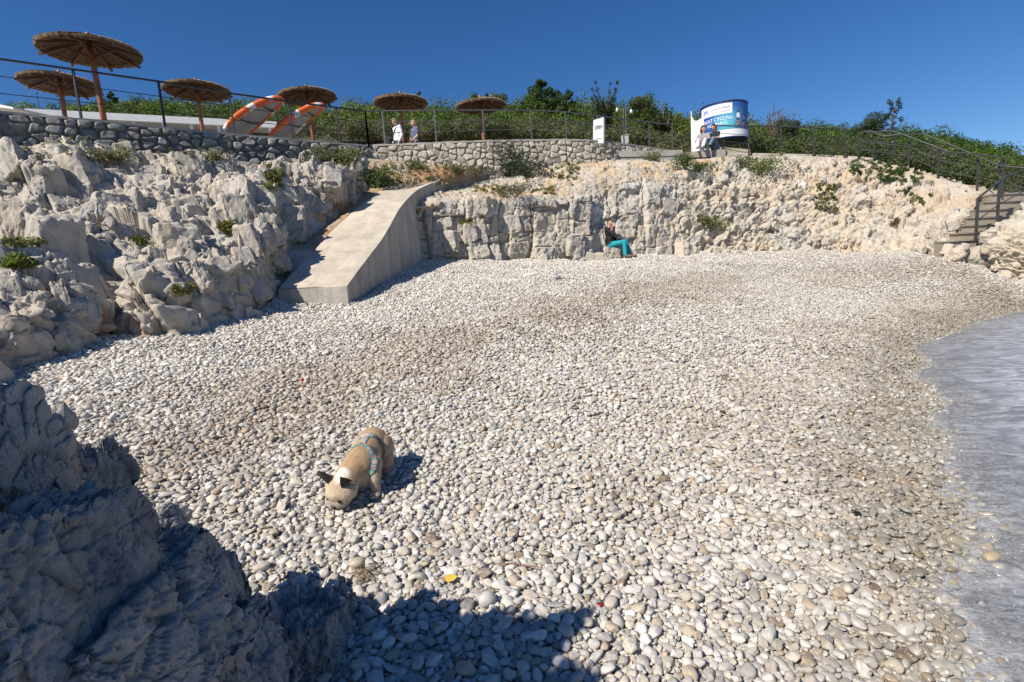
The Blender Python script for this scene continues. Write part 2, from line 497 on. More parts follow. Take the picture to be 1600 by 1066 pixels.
def blocks(uv, cu, cv, seed, lean=0.0):
    """jointed rock: irregular columns cut into blocks; returns block value, in-block offsets, gap to the nearest joint (m)"""
    u = (uv[:,0] + lean*uv[:,1])/cu; v = uv[:,1]/cv
    z0 = np.zeros(len(u), np.int64)
    def cells(x, key, sd):
        i = np.floor(x).astype(np.int64)
        def pos(k): return k + 0.5 + 0.8*(_hf(k, key, z0, sd)-0.5)
        d = np.stack([np.abs(x-pos(i+k)) for k in (-1,0,1)],1); o = np.argsort(d,1)
        ii = i + o[:,0]-1; g = (np.take_along_axis(d,o[:,1:2],1)-np.take_along_axis(d,o[:,0:1],1))[:,0]*0.5
        return ii, x-pos(ii), g
    iu, du, gu = cells(u, z0, seed)
    iv, dv, gv = cells(v + 3.1*_hf(iu, z0, z0, seed+9), iu, seed+5)
    h = _hf(iu, iv, z0, seed+11); hc = _hf(iu, z0, z0, seed+12)
    t1 = _hf(iu, iv, z0, seed+13)-0.5; t2 = _hf(iu, iv, z0, seed+14)-0.5
    return h, hc, du*cu, dv*cv, t1*2, t2*2, np.minimum(gu*cu, gv*cv*1.3)

def rockify(C, layers, seed, rough=0.05, border=None, rot=None, up=0.25, joints=(), warp=0.35):
    """C nv x nu x 3 -> displaced. layers: (cell size vec, amplitude, tilt, crack depth, terrace);
    joints: (width, height, column amplitude, block amplitude, tilt, crack depth, lean, mask)"""
    nv, nu, _ = C.shape
    n = sheet_normals(C)
    for k in range(6):                                                    # smooth the directions
        n[:,1:-1] = (n[:,:-2]+n[:,1:-1]+n[:,2:])/3; n[1:-1] = (n[:-2]+n[1:-1]+n[2:])/3
    n = n.reshape(-1,3).copy()
    n[:,2] += up; n /= np.linalg.norm(n,axis=1,keepdims=True)
    p = C.reshape(-1,3)
    w = np.stack([fbm(p*0.8, 3, seed+100+k) for k in range(3)],1)
    w2 = np.stack([fbm(p*3.0, 3, seed+120+k) for k in range(3)],1)
    d = np.zeros(len(p))
    if joints:
        su = np.concatenate([[0],np.cumsum(np.linalg.norm(np.diff(C,axis=1),axis=2).mean(0))])
        sv = np.concatenate([[0],np.cumsum(np.linalg.norm(np.diff(C,axis=0),axis=2).mean(1))])
        uv = np.stack([np.broadcast_to(su[None,:],(nv,nu)).ravel(), np.broadcast_to(sv[:,None],(nv,nu)).ravel()],1)
        uv = uv + w[:,:2]*0.16 + w2[:,:2]*0.035
        for k, (cu, cv, ac, ab, tl, crack, lean, msk) in enumerate(joints):
            h, hc, du, dv, t1, t2, g = blocks(uv, cu, cv, seed+211*k, lean)
            e = ac*(hc-0.5)*2 + ab*(h-0.5)*2 + tl*(t1*du + t2*dv) - crack*(1-sstep(0.0, 0.03, g))
            d += e if msk is None else e*msk.reshape(-1)
    for k, (cs, amp, tl, crack, terr, msk) in enumerate(layers):
        q = p + w*warp*min(cs) + w2*0.12*min(cs)
        if rot is not None: q = q @ rot
        hv, tilt, gap, bz = facets(q/np.array(cs), seed+31*k)
        e = amp*(hv-0.5)*2 + tl*tilt + terr*bz*cs[2]
        if crack: e = e - crack*(1-sstep(0.0, 0.10, gap))
        d += e if msk is None else e*msk.reshape(-1)
    d += rough*fbm(p*3.1, 6, seed+77, 0.55)
    if border is not None: d *= border.reshape(-1)
    return (p + n*d[:,None]).reshape(C.shape), d.reshape(nv,nu)

def border_mask(nv, nu, l=0.04, r=0.04, b=0.0, t=0.05):
    u = np.linspace(0,1,nu)[None,:]; v = np.linspace(0,1,nv)[:,None]; m = np.ones((nv,nu))
    if l: m = m*sstep(0,l,u)
    if r: m = m*sstep(0,r,1-u)
    if b: m = m*sstep(0,b,v)
    if t: m = m*(0.25+0.75*sstep(0,t,1-v))
    return m

def patches(p, spots, seed):
    """soft-edged blotches round world points"""
    f = np.zeros(len(p)); nz = fbm(p*5.0, 4, seed)
    for c, r in spots:
        d = np.linalg.norm(p-np.array(tuple(c)),axis=1)/r
        f = np.maximum(f, sstep(0.25, 0.75, 1.0-d+nz*0.45))
    return f

def flip(f): return f[:, ::-1]

# left cliff: columns from the beach up to the foot of the wall
def Cc(*pts): return [P(*p) for p in pts]
cols_L = [
    Cc((-420,760,3.6),(-420,560,4.6),(-420,360,6.6),(-420,250,8.2),(-420,190,9.5)),
    Cc((-200,680,4.5),(-200,520,5.2),(-200,400,6.6),(-200,280,9.2),(-200,208,10.6)),
    Cc((-40,632,5.1),(-40,540,5.3),(-30,462,6.0),(-20,300,9.2),(-20,214,11.2)),
    Cc((60,585,5.7),(62,520,5.9),(60,455,6.4),(40,300,9.5),(30,216,11.6)),
    Cc((110,560,6.1),(104,500,6.4),(92,450,7.0),(85,300,9.7),(80,206,11.9)),
    Cc((150,541,6.75),(160,478,7.3),(165,420,7.8),(150,300,10.0),(140,212,12.2)),
    Cc((190,536,6.9),(195,470,7.2),(200,410,7.9),(190,300,10.2),(180,216,12.4)),
    Cc((255,532,7.1),(262,458,7.5),(265,390,8.5),(255,300,10.6),(245,226,12.8)),
    Cc((325,512,7.9),(325,440,8.3),(322,370,9.3),(315,295,11.2),(310,232,13.3)),
    Cc((385,498,8.6),(380,420,9.0),(375,350,9.9),(368,290,11.6),(365,236,13.8)),
    Cc((420,492,9.1),(420,420,9.5),(420,350,10.3),(415,290,11.9),(412,240,14.2)),
    Cc((438,470,9.9),(440,410,10.4),(440,350,11.0),(436,295,12.3),(440,244,14.4)),
    Cc((442,420,11.0),(446,375,11.5),(450,335,12.0),(452,295,12.8),(460,248,14.7)),
    Cc((460,376,12.0),(466,350,12.3),(470,320,12.6),(474,285,13.2),(486,250,15.0)),
    Cc((505,358,12.7),(508,335,12.9),(512,305,13.2),(514,275,13.7),(515,250,15.3)),
    Cc((540,332,13.6),(542,312,13.8),(543,290,14.1),(544,268,14.5),(545,250,15.8)),
    Cc((566,306,14.8),(567,297,15.0),(567,285,15.2),(566,272,15.5),(565,254,16.2)),
]
for c in cols_L: c[0].z -= 0.35
for c in cols_L[:11]: c[4].z -= 0.20; c[3].z -= 0.05
nuL, nvL = 720, 380
CL = sheet(cols_L, nuL, nvL)
rotL = rotmat(18, -28, 40)
DL, dL = rockify(CL, [((1.2,0.9,1.5),0.10,0.14,0.03,0.10,None),((0.5,0.4,0.66),0.06,0.12,0.02,0.05,None),((0.2,0.17,0.28),0.025,0.07,0.01,0.0,None)], 3, 0.06, border_mask(nvL,nuL,0,0.02,0,0.03), rotL, 0.0,
    joints=[(0.85,1.5,0.10,0.08,0.16,0.06,0.45,None)])
rb = np.random.default_rng(17); nrmL = sheet_normals(CL); lst = []
duL = np.linalg.norm(np.gradient(CL,axis=1),axis=2)*np.linalg.norm(np.gradient(CL,axis=0),axis=2); cdf = np.cumsum(duL.ravel()); cdf /= cdf[-1]
for cls, cnt, lo, hi, lev in (('big',130,0.42,0.85,4),('mid',380,0.18,0.40,4),('small',800,0.07,0.18,2)):
    ids = np.searchsorted(cdf, rb.uniform(0,1,cnt))
    for i in ids:
        iv, iu = divmod(int(i), nuL)
        if iu < 60: continue
        if (iu > nuL*0.97 or iv > nvL*0.97) and cls != 'small': continue
        c = DL[iv,iu]; nn = nrmL[iv,iu]; s_ = rb.uniform(lo,hi)
        if iv < nvL*0.06 and cls == 'big': s_ *= 0.7
        top = iv/nvL; s_ *= min(1.0, c[1]/10.0)
        if top > 0.86 and cls == 'big': continue
        ax = np.array((-0.34+0.22*rb.normal(), 0.30+0.18*rb.normal(), 0.9)) + 0.25*nn
        R = frame(ax, (0.8,0.6,0), rb.normal(0,0.35))
        el = rb.uniform(1.1,2.1) if cls != 'small' else rb.uniform(0.7,1.5)
        size = np.array((s_*rb.uniform(0.75,1.2), s_*rb.uniform(0.55,0.95), s_*el))
        if top > 0.93: size *= 0.6
        put(lst, ('block','shard','block','shard')[rb.integers(4)], int(rb.integers(9)), c + nn*s_*rb.uniform(-0.36,-0.06), size, R, lev)
bv, bf = merge_rock(lst)
nS = nuL*nvL; tri = grid_faces(nvL,nuL)[:, ::-1]; tri = np.concatenate([tri[:,[0,1,2]], tri[:,[0,2,3]]])
pl = np.concatenate([DL.reshape(-1,3), bv]); fl = np.concatenate([tri, bf+nS])
st = patches(pl, [(P(150,505,7.0),0.5),(P(205,520,7.0),0.35),(P(395,345,10.2),0.25),(P(500,340,12.9),0.3),(P(535,320,13.8),0.3)], 9)
cliff_left = mesh_obj('cliff', pl, fl, M_ROCK_L, attrs={'stain': st*0.75, 'chalk': np.zeros(len(pl))})
tag(cliff_left, kind='structure')

# cliff at the back of the cove
cols_R = [
    Cc((640,404,14.2),(638,370,14.3),(636,345,14.4),(640,326,14.6),(644,316,14.9),(652,308,15.2)),
    Cc((668,413,14.6),(666,370,14.7),(664,340,14.75),(666,320,14.9),(680,304,15.6),(700,283,16.4)),
    Cc((710,414,14.9),(708,375,15.0),(706,340,15.05),(708,314,15.2),(715,300,16.0),(730,275,17.3)),
    Cc((760,412,15.1),(758,372,15.2),(756,335,15.3),(758,308,15.5),(768,294,16.5),(775,266,17.9)),
    Cc((800,410,15.3),(800,370,15.4),(800,335,15.5),(800,311,15.7),(806,292,16.8),(815,258,18.4)),
    Cc((850,408,15.6),(850,368,15.7),(850,332,15.8),(850,309,16.0),(852,285,17.3),(860,250,18.9)),
    Cc((900,407,15.9),(900,368,16.05),(900,332,16.2),(900,306,16.5),(898,278,17.6),(900,247,19.1)),
    Cc((948,405,16.2),(946,370,16.5),(944,335,16.8),(942,300,17.2),(942,270,17.8),(950,246,19.3)),
    Cc((1000,402,16.6),(1000,360,17.0),(1000,322,17.3),(1000,290,17.6),(1000,262,18.2),(1010,245,19.5)),
    Cc((1060,399,17.0),(1060,360,17.4),(1060,325,17.7),(1060,292,18.0),(1060,264,18.6),(1070,246,19.7)),
    Cc((1120,397,17.3),(1120,362,17.7),(1120,328,18.0),(1120,294,18.3),(1120,264,18.9),(1125,246,19.9)),
    Cc((1190,396,17.4),(1190,364,17.8),(1190,328,18.1),(1190,294,18.4),(1190,264,19.0),(1190,244,20.1)),
    Cc((1260,396,17.2),(1260,365,17.6),(1260,332,18.0),(1260,296,18.4),(1260,266,19.0),(1262,244,20.0)),
    Cc((1330,397,16.7),(1330,370,17.1),(1330,338,17.6),(1330,302,18.1),(1330,272,18.7),(1335,248,19.7)),
    Cc((1390,399,16.1),(1390,374,16.6),(1390,345,17.2),(1390,310,17.7),(1390,282,18.3),(1395,258,19.2)),
    Cc((1440,402,15.3),(1443,380,15.8),(1450,354,16.4),(1460,326,16.9),(1470,303,17.4),(1480,283,17.9)),
    Cc((1462,405,14.5),(1470,382,14.85),(1485,360,15.25),(1500,339,15.75),(1518,318,16.35),(1535,299,16.95)),
    Cc((1476,408,14.2),(1477,402,14.25),(1478,395,14.3),(1480,389,14.35),(1483,384,14.4),(1486,381,14.45)),
    Cc((1535,420,13.8),(1534,412,13.85),(1533,402,13.9),(1533,393,14.0),(1534,386,14.15),(1536,382,14.3)),
    Cc((1562,430,13.4),(1556,404,13.5),(1550,380,13.65),(1552,366,13.9),(1560,358,14.3),(1570,352,14.8)),
    Cc((1615,446,12.8),(1608,405,12.95),(1600,366,13.2),(1598,342,13.6),(1606,328,14.2),(1618,322,14.9)),
    Cc((1720,492,11.8),(1706,430,12.0),(1694,372,12.4),(1690,335,13.0),(1700,312,13.8),(1720,300,14.8)),
    Cc((1900,580,10.4),(1880,480,10.7),(1860,390,11.2),(1850,330,12.0),(1860,295,13.0),(1880,285,14.0)),
]
for c in cols_R: c[0].z -= 0.3
for c in cols_R[:5]: c[5].z -= 0.28; c[4].z -= 0.10
for c in cols_R[5:10]: c[5].z -= 0.10
nuR, nvR = 900, 300
CR = sheet(cols_R, nuR, nvR)
uR = np.linspace(0,1,nuR)[None,:]; vR = np.linspace(0,1,nvR)[:,None]
rotR = rotmat(4, 6, 10)
bR = border_mask(nvR,nuR,0.01,0.02,0,0.15)
blocky = 1-sstep(0.30,0.42,uR+0*vR)
nzR = sheet_normals(CR)[:,:,2]; face = 1-sstep(0.35,0.62,nzR); shelf = sstep(0.40,0.6,nzR)*(1-sstep(0.32,0.42,uR+0*vR))
D1, _ = rockify(CR, [((0.5,0.45,0.55),0.03,0.05,0.015,0.1,None),((0.15,0.14,0.17),0.012,0.035,0,0.05,None)], 21, 0.045, bR, rotR, 0.0,
    joints=[(1.05,1.3,0.24,0.13,0.14,0.18,0.06,face),(0.66,0.8,0.04,0.06,0.16,0.07,-0.10,face)])
D2, _ = rockify(CR, [((1.0,0.9,1.2),0.09,0.13,0.02,0.2,None),((0.36,0.34,0.42),0.06,0.13,0.02,0.2,None),((0.13,0.12,0.14),0.025,0.08,0.0,0.1,None)], 22, 0.09, bR*(0.35+0.65*sstep(0.0,0.35,1-vR)), rotmat(10,-14,20), -0.1)
DR = D1*blocky[...,None] + D2*(1-blocky[...,None])
SITP = np.array(tuple(P(972,378,16.3)))
rb = np.random.default_rng(29); nrmR = sheet_normals(CR); lst = []
duR = np.linalg.norm(np.gradient(CR,axis=1),axis=2)*np.linalg.norm(np.gradient(CR,axis=0),axis=2); cdf = np.cumsum(duR.ravel()); cdf /= cdf[-1]
for cls, cnt, lo, hi, lev in (('big',52,0.35,0.8,4),('mid',280,0.16,0.34,3),('small',1300,0.05,0.15,2)):
    for i in np.searchsorted(cdf, rb.uniform(0,1,cnt)):
        iv, iu = divmod(int(i), nuR); u_ = iu/nuR
        c = DR[iv,iu]; nn = nrmR[iv,iu]; s_ = rb.uniform(lo,hi)
        if shelf[iv,iu] > 0.3 and cls != 'small': continue
        left = blocky[iv,iu] > 0.5
        if left and cls == 'mid' and rb.uniform() < 0.55: continue
        if iv > nvR*0.93 and cls != 'small': continue
        if u_ > 0.4 and cls != 'small' and iv > nvR*(0.62 if cls == 'big' else 0.8): continue
        if 0.80 < u_ < 0.9 and cls == 'big': continue
        if np.linalg.norm(c-SITP) < 1.0 and (cls != 'small' or c[0] > SITP[0]-0.5): continue
        ax = np.array((0.05*rb.normal(), 0.06*rb.normal(), 1.0)) if left else np.array((0.3*rb.normal(), 0.3*rb.normal(), 1.0))
        R = frame(ax, (1,0.1*rb.normal(),0), 0.12*rb.normal() if left else rb.normal(0,0.6))
        size = np.array((s_*rb.uniform(0.7,1.2), s_*rb.uniform(0.6,1.0), s_*(rb.uniform(0.9,1.7) if left else rb.uniform(0.7,1.25))))
        put(lst, 'block' if left else ('block','lump','shard','lump')[rb.integers(4)], int(rb.integers(9)), c + nn*s_*(rb.uniform(-0.32,-0.08) if left else rb.uniform(-0.25,0.05)), size, R, lev)
# the pale boulder on the shelf, loose stones at the foot
bv, bf = merge_rock(lst); nS = nuR*nvR; tri = grid_faces(nvR,nuR)[:, ::-1]; tri = np.concatenate([tri[:,[0,1,2]], tri[:,[0,2,3]]])
pr = np.concatenate([DR.reshape(-1,3), bv]); fr_ = np.concatenate([tri, bf+nS])
chalk = patches(pr, [(P(745,325,15.4),0.55),(P(765,330,15.4),0.45),(P(932,330,16.7),0.5),(P(985,292,17.6),0.4),(P(1252,288,18.3),0.42)], 41)
stain = patches(pr, [(P(1190,385,17.2),0.7),(P(1120,340,18),0.35),(P(1330,390,16.8),0.5),(P(1405,300,18),0.35),(P(1025,375,17.0),0.25),(P(668,390,14.6),0.2),(P(1130,270,18.8),0.45)], 43)
soil = np.concatenate([(shelf*0.8).ravel(), np.zeros(len(bv))])*sstep(-0.2,0.3,fbm(pr*2.0,4,47))
slp = (sstep(0.45,0.6,uR+0*vR)*(1-sstep(0.8,0.86,uR+0*vR))*sstep(0.25,0.6,vR)*0.55).ravel(); soil = np.maximum(soil, np.concatenate([slp, np.zeros(len(bv))])*sstep(-0.25,0.3,fbm(pr*1.2,4,57)))
soil = np.maximum(soil, patches(pr, [(P(1100,252,19.4),0.7),(P(1130,250,19.7),0.6)], 48))
cliff_back = mesh_obj('cliff', pr, fr_, M_ROCK_R, attrs={'stain': np.maximum(stain*0.3, soil*0.6), 'chalk': chalk*0.6})
tag(cliff_back, kind='structure')

# soil gully between the left cliff and the ramp, up to the foot of the wall
M_SOIL = rock_mat('dry_soil', (0.36,0.29,0.21), (0.40,0.25,0.13), (0.38,0.34,0.29), (0.40,0.20,0.09))
cols_S = [
    Cc((412,500,8.9),(440,482,9.5),(470,474,9.9),(500,474,10.0)),
    Cc((425,470,9.7),(450,452,10.2),(470,436,10.6),(500,430,10.9)),
    Cc((436,415,10.9),(460,405,11.3),(485,395,11.7),(520,388,11.9)),
    Cc((452,372,12.0),(490,366,12.5),(520,352,12.7),(550,350,12.9)),
    Cc((520,346,13.3),(535,336,13.5),(556,323,13.7),(580,322,13.8)),
    Cc((556,308,14.6),(570,303,14.7),(588,298,14.7),(612,300,14.8)),
    Cc((568,280,15.5),(600,281,15.6),(632,282,15.6),(668,284,15.8)),
    Cc((562,252,16.3),(640,262,16.4),(700,268,16.6),(730,272,17.0)),
    Cc((560,246,16.6),(640,254,16.8),(720,258,17.1),(790,259,18.0)),
]
for c in cols_S[4:]: c[3].z -= 0.16; c[2].z -= 0.05
CS = sheet(cols_S, 260, 160)
DS, _ = rockify(CS, [((0.5,0.5,0.5),0.03,0.04,0,0,None),((0.16,0.16,0.16),0.02,0.05,0,0,None)], 55, 0.05, border_mask(160,260,0,0,0,0)*0.8, None, 1.0)
ps = DS.reshape(-1,3)
soil_slope = mesh_obj('soil_ground', ps, flip(grid_faces(160,260)), M_SOIL, attrs={'stain': patches(ps, [(P(700,262,16.6),0.9),(P(660,268,16.3),0.8),(P(620,275,15.8),0.5)], 5)*0.8, 'chalk': patches(ps, [(P(430,470,9.8),1.3),(P(470,410,11.3),1.0)], 6)*0.55})
tag(soil_slope, kind='structure')

BVH = {}
def bvh_of(o):
    if o.name not in BVH:
        me = o.data; n = len(me.vertices); v = np.empty(n*3, np.float32); me.vertices.foreach_get('co', v)
        BVH[o.name] = BVHTree.FromPolygons([tuple(x) for x in v.reshape(-1,3).tolist()], [tuple(p.vertices) for p in me.polygons])
    return BVH[o.name]
def hit(px, py, objs):
    """first of the given surfaces met by the sight line through a photo pixel"""
    best = None; d = ray(px, py).normalized()
    for o in objs:
        h = bvh_of(o).ray_cast(EYE, d)
        if h[0] is not None and (best is None or h[3] < best[3]): best = h
    return (best[0], best[1]) if best else (None, None)
# ------------------------------------------------------------------ pebbles (nobody could count them: one object of instances)
def inside(poly, x, y):
    c = np.zeros(len(x), bool); n = len(poly)
    for i in range(n):
        x1, y1 = poly[i]; x2, y2 = poly[(i+1) % n]
        m = ((y1 > y) != (y2 > y)) & (x < (x2-x1)*(y-y1)/(y2-y1+1e-12)+x1)
        c ^= m
    return c
zone = [(-2.6,1.0)] + [(c[0].x-0.25, c[0].y+0.15) for c in cols_L[1:11]]
zone += [(P(425,470,9.7).x, P(425,470,9.7).y), (P(440,420,11).x, P(440,420,11).y), (P(560,470,9.9).x, P(560,470,9.9).y), (P(600,440,11.8).x,P(600,440,11.8).y)]
zone += [(c[0].x, c[0].y+0.35) for c in cols_R[:-3]]
zone += [(p.x+1.1, p.y-0.55) for p in reversed(SHORE)] + [(2.4,0.8),(0.2,0.7)]

def lattice(s, x0, x1, y0, y1, jit):
    nx, ny = int((x1-x0)/s), int((y1-y0)/(s*0.866))
    i, j = np.meshgrid(np.arange(nx), np.arange(ny))
    x = x0 + (i + 0.5*(j % 2))*s; y = y0 + j*s*0.866
    x = x.ravel() + RNG.uniform(-jit, jit, x.size)*s; y = y.ravel() + RNG.uniform(-jit, jit, y.size)*s
    return x, y
def in_view(x, y, m=0.9): return np.abs(x) < 1.02*y*1.06 + m

pts, rad, lay = [], [], []
# packed top layer close by: largest first, darts that keep their distance
def darts(y0, y1):
    n = 400000
    x = RNG.uniform(-6.5, 7.5, n); y = RNG.uniform(y0, y1, n)
    k = inside(zone, x, y) & in_view(x, y, 0.6); x, y = x[k], y[k]
    r = np.clip(np.exp(RNG.normal(math.log(0.0124), 0.37, len(x))), 0.0065, 0.031)
    o = np.argsort(-r + RNG.normal(0, 0.003, len(r))); x, y, r = x[o].tolist(), y[o].tolist(), r[o].tolist()
    cs = 0.064; grid = {}; keep = []
    for i in range(len(x)):
        xi, yi, ri = x[i], y[i], r[i]; cx, cy = int(xi/cs+1000), int(yi/cs+1000); ok = True
        for a in (cx-1, cx, cx+1):
            for b_ in (cy-1, cy, cy+1):
                for q in grid.get((a, b_), ()):
                    dx = xi-q[0]; dy = yi-q[1]; rr = 0.86*(ri+q[2])
                    if dx*dx+dy*dy < rr*rr: ok = False; break
                if not ok: break
            if not ok: break
        if ok:
            grid.setdefault((cx, cy), []).append((xi, yi, ri)); keep.append((xi, yi, ri))
    return np.array(keep)
top = darts(0.9, 6.2)
pts.append(top[:,:2]); rad.append(top[:,2]); lay.append(np.ones(len(top)))
x, y = lattice(0.0215, -6.5, 8, 0.9, 6.2, 0.35); k = inside(zone, x, y) & in_view(x, y, 0.6)
pts.append(np.stack([x[k], y[k]],1)); rad.append(np.clip(np.exp(RNG.normal(math.log(0.0116), 0.2, k.sum())),0.008,0.02)); lay.append(np.zeros(k.sum()))
x, y = lattice(0.0315, -9, 16, 6.2, 18.2, 0.42); k = inside(zone, x, y) & in_view(x, y, 0.8)
pts.append(np.stack([x[k], y[k]],1)); rad.append(np.clip(np.exp(RNG.normal(math.log(0.0152), 0.33, k.sum())),0.010,0.042)); lay.append(np.full(k.sum(), 2))
PT = np.concatenate(pts); RD = np.concatenate(rad); LY = np.concatenate(lay)
# nothing under the dog's or the person's feet needs removing: pebbles carry them
n = len(PT); print('pebbles', n)
gzp = ground_np(PT[:,0], PT[:,1])
ab = RNG.uniform(1.02, 1.45, n); cc = RNG.uniform(0.58, 0.86, n)
odd = RNG.uniform(0,1,n) < 0.08; ab = np.where(odd, RNG.uniform(1.3,1.8,n), ab); cc = np.where(odd, RNG.uniform(0.32,0.5,n), cc)
SCL = np.stack([RD*ab, RD*RNG.uniform(0.86,1.05,n), RD*cc],1)
zz = gzp + np.where(LY == 1, RD*0.42 + RNG.uniform(-0.006,0.012,n), np.where(LY == 0, -0.004 + RNG.uniform(-0.004,0.006,n), RD*0.25 + RNG.uniform(-0.012,0.02,n)))
ROT = np.stack([RNG.normal(0,0.28,n), RNG.normal(0,0.28,n), RNG.uniform(0,2*PI,n)],1)
# distance from the water's edge, for wet stones
sh = np.array([(p.x,p.y) for p in SHORE]); dsh = np.full(n, 1e9)
for a, b_ in zip(sh[:-1], sh[1:]):
    ab_ = b_-a; t = np.clip(((PT-a)@ab_)/(ab_@ab_),0,1); dsh = np.minimum(dsh, np.linalg.norm(PT-(a+t[:,None]*ab_),axis=1))
q = np.stack([PT[:,0],PT[:,1],0*PT[:,0]],1)
wet = 1-sstep(0.25,1.5,dsh+0.5*fbm(q*1.3,3,3))
# bands of damp, browner stones left by earlier waves
def band(pxs, w):
    g = np.array([tuple(G(*p))[:2] for p in pxs]); d = np.full(n, 1e9)
    for a, b_ in zip(g[:-1], g[1:]):
        e = b_-a; t = np.clip(((PT-a)@e)/(e@e),0,1); d = np.minimum(d, np.linalg.norm(PT-(a+t[:,None]*e),axis=1))
    return 1-sstep(0.1, 1.0, d/w + 1.0*fbm(q*1.5,5,8))
damp = np.maximum(band([(330,700),(480,620),(600,585),(720,525),(850,492),(980,460),(1150,440)],1.25), 0.8*band([(1280,440),(1400,425),(1500,425)],1.0))
damp = np.maximum(damp, 0.7*band([(1150,720),(1250,600),(1330,530),(1450,480),(1560,450)],1.2))
u = RNG.uniform(0,1,n)[:,None]
pale = np.array((0.53,0.505,0.465)); cream = np.array((0.47,0.425,0.36)); grey = np.array((0.37,0.35,0.325)); tan = np.array((0.40,0.33,0.25)); brown = np.array((0.25,0.19,0.135))
c = np.where(u<0.42, pale, np.where(u<0.72, cream, np.where(u<0.93, grey, np.where(u<0.985, tan, brown))))
c = c*np.exp(RNG.normal(0,0.11,n))[:,None]
c = c*(1+0.16*sstep(4.5,8.0,dsh+0.8*fbm(q*0.6,3,31))[:,None])
c = c*(1-damp[:,None]*np.array((0.17,0.22,0.27)))
c = c*(1-wet[:,None]*np.array((0.36,0.38,0.43)))
c = np.clip(c, 0.03, 0.72)
far = LY == 2
IDX = np.where(far, 10+RNG.integers(0,5,n), RNG.integers(0,10,n))

me = bpy.data.meshes.new('pebbles'); me.vertices.add(n)
me.vertices.foreach_set('co', np.stack([PT[:,0],PT[:,1],zz],1).astype(np.float32).ravel())
for nm, ty, arr, key in (('rot','FLOAT_VECTOR',ROT,'vector'),('scl','FLOAT_VECTOR',SCL,'vector'),('idx','INT',IDX,'value'),
                         ('pcol','FLOAT_COLOR',np.concatenate([c,np.ones((n,1))],1),'color'),('wet','FLOAT',np.maximum(wet,0),'value')):
    a = me.attributes.new(nm, ty, 'POINT'); a.data.foreach_set(key, arr.astype(np.int32 if ty=='INT' else np.float32).ravel())
pebbles = bpy.data.objects.new('pebbles', me); COL.objects.link(pebbles)
tag(pebbles, 'pale rounded pebbles covering the whole cove beach', kind='stuff')

mp, nt, b, _ = new_mat('pebble_stone')
a = N(nt,'ShaderNodeAttribute', attribute_name='pcol', attribute_type='INSTANCER')
n1 = noise(nt, 1.6, 5, 0.6); n2 = noise(nt, 9.0, 4, 0.6)
oi = N(nt,'ShaderNodeObjectInfo')
c_ = mixc(nt, 1.0, a.outputs['Color'], ramp(nt, n1, [(0.3,(0.84,0.83,0.81)),(0.7,(1.1,1.1,1.1))]), 'MULTIPLY')
vn = ramp(nt, noise(nt, 0.9, 3, 0.5, dist=1.2), [(0.485,(0,0,0)),(0.50,(1,1,1)),(0.515,(0,0,0))])
vm = N(nt,'ShaderNodeMath', operation='GREATER_THAN'); nt.links.new(oi.outputs['Random'], vm.inputs[0]); vm.inputs[1].default_value = 0.8
vf = N(nt,'ShaderNodeMath', operation='MULTIPLY'); nt.links.new(vn, vf.inputs[0]); nt.links.new(vm.outputs[0], vf.inputs[1])
c_ = mixc(nt, vf.outputs[0], c_, (0.62,0.60,0.56))
c_ = mixc(nt, 1.0, c_, ramp(nt, n2, [(0.3,(0.92,)*3),(0.7,(1.06,)*3)]), 'MULTIPLY')
nt.links.new(c_, b.inputs['Base Color'])
w = N(nt,'ShaderNodeAttribute', attribute_name='wet', attribute_type='INSTANCER')
mr = N(nt,'ShaderNodeMapRange'); nt.links.new(w.outputs['Fac'], mr.inputs[0]); mr.inputs[3].default_value = 0.75; mr.inputs[4].default_value = 0.22
nt.links.new(mr.outputs[0], b.inputs['Roughness']); b.inputs['Specular IOR Level'].default_value = 0.4

ng = bpy.data.node_groups.new('pebble_bed','GeometryNodeTree')
ng.interface.new_socket('Geometry', in_out='INPUT', socket_type='NodeSocketGeometry')
ng.interface.new_socket('Geometry', in_out='OUTPUT', socket_type='NodeSocketGeometry')
gi, go = ng.nodes.new('NodeGroupInput'), ng.nodes.new('NodeGroupOutput')
lk = ng.links.new
g2i = ng.nodes.new('GeometryNodeGeometryToInstance')
variants = []
for k in range(15):
    ico = ng.nodes.new('GeometryNodeMeshIcoSphere'); ico.inputs['Subdivisions'].default_value = 3 if k < 10 else 2; ico.inputs['Radius'].default_value = 1.0
    pos = ng.nodes.new('GeometryNodeInputPosition')
    mad = ng.nodes.new('ShaderNodeVectorMath'); mad.operation = 'MULTIPLY_ADD'; mad.inputs[1].default_value = (0.55 if k % 3 else 0.95,)*3; mad.inputs[2].default_value = (k*3.7, k*1.9, -k*2.3)
    lk(pos.outputs[0], mad.inputs[0])
    nz = ng.nodes.new('ShaderNodeTexNoise'); nz.inputs['Scale'].default_value = 1.0; nz.inputs['Detail'].default_value = 1.0
    lk(mad.outputs[0], nz.inputs['Vector'])
    sub = ng.nodes.new('ShaderNodeVectorMath'); sub.operation = 'SUBTRACT'; sub.inputs[1].default_value = (0.5,)*3; lk(nz.outputs['Color'], sub.inputs[0])
    sc = ng.nodes.new('ShaderNodeVectorMath'); sc.operation = 'SCALE'; sc.inputs['Scale'].default_value = 1.15 if k % 3 else 1.3; lk(sub.outputs[0], sc.inputs[0])
    sp = ng.nodes.new('GeometryNodeSetPosition'); lk(ico.outputs['Mesh'], sp.inputs['Geometry']); lk(sc.outputs[0], sp.inputs['Offset'])
    ss = ng.nodes.new('GeometryNodeSetShadeSmooth'); lk(sp.outputs[0], ss.inputs['Geometry'])
    sm = ng.nodes.new('GeometryNodeSetMaterial'); sm.inputs['Material'].default_value = mp; lk(ss.outputs[0], sm.inputs['Geometry'])
    variants.append(sm)
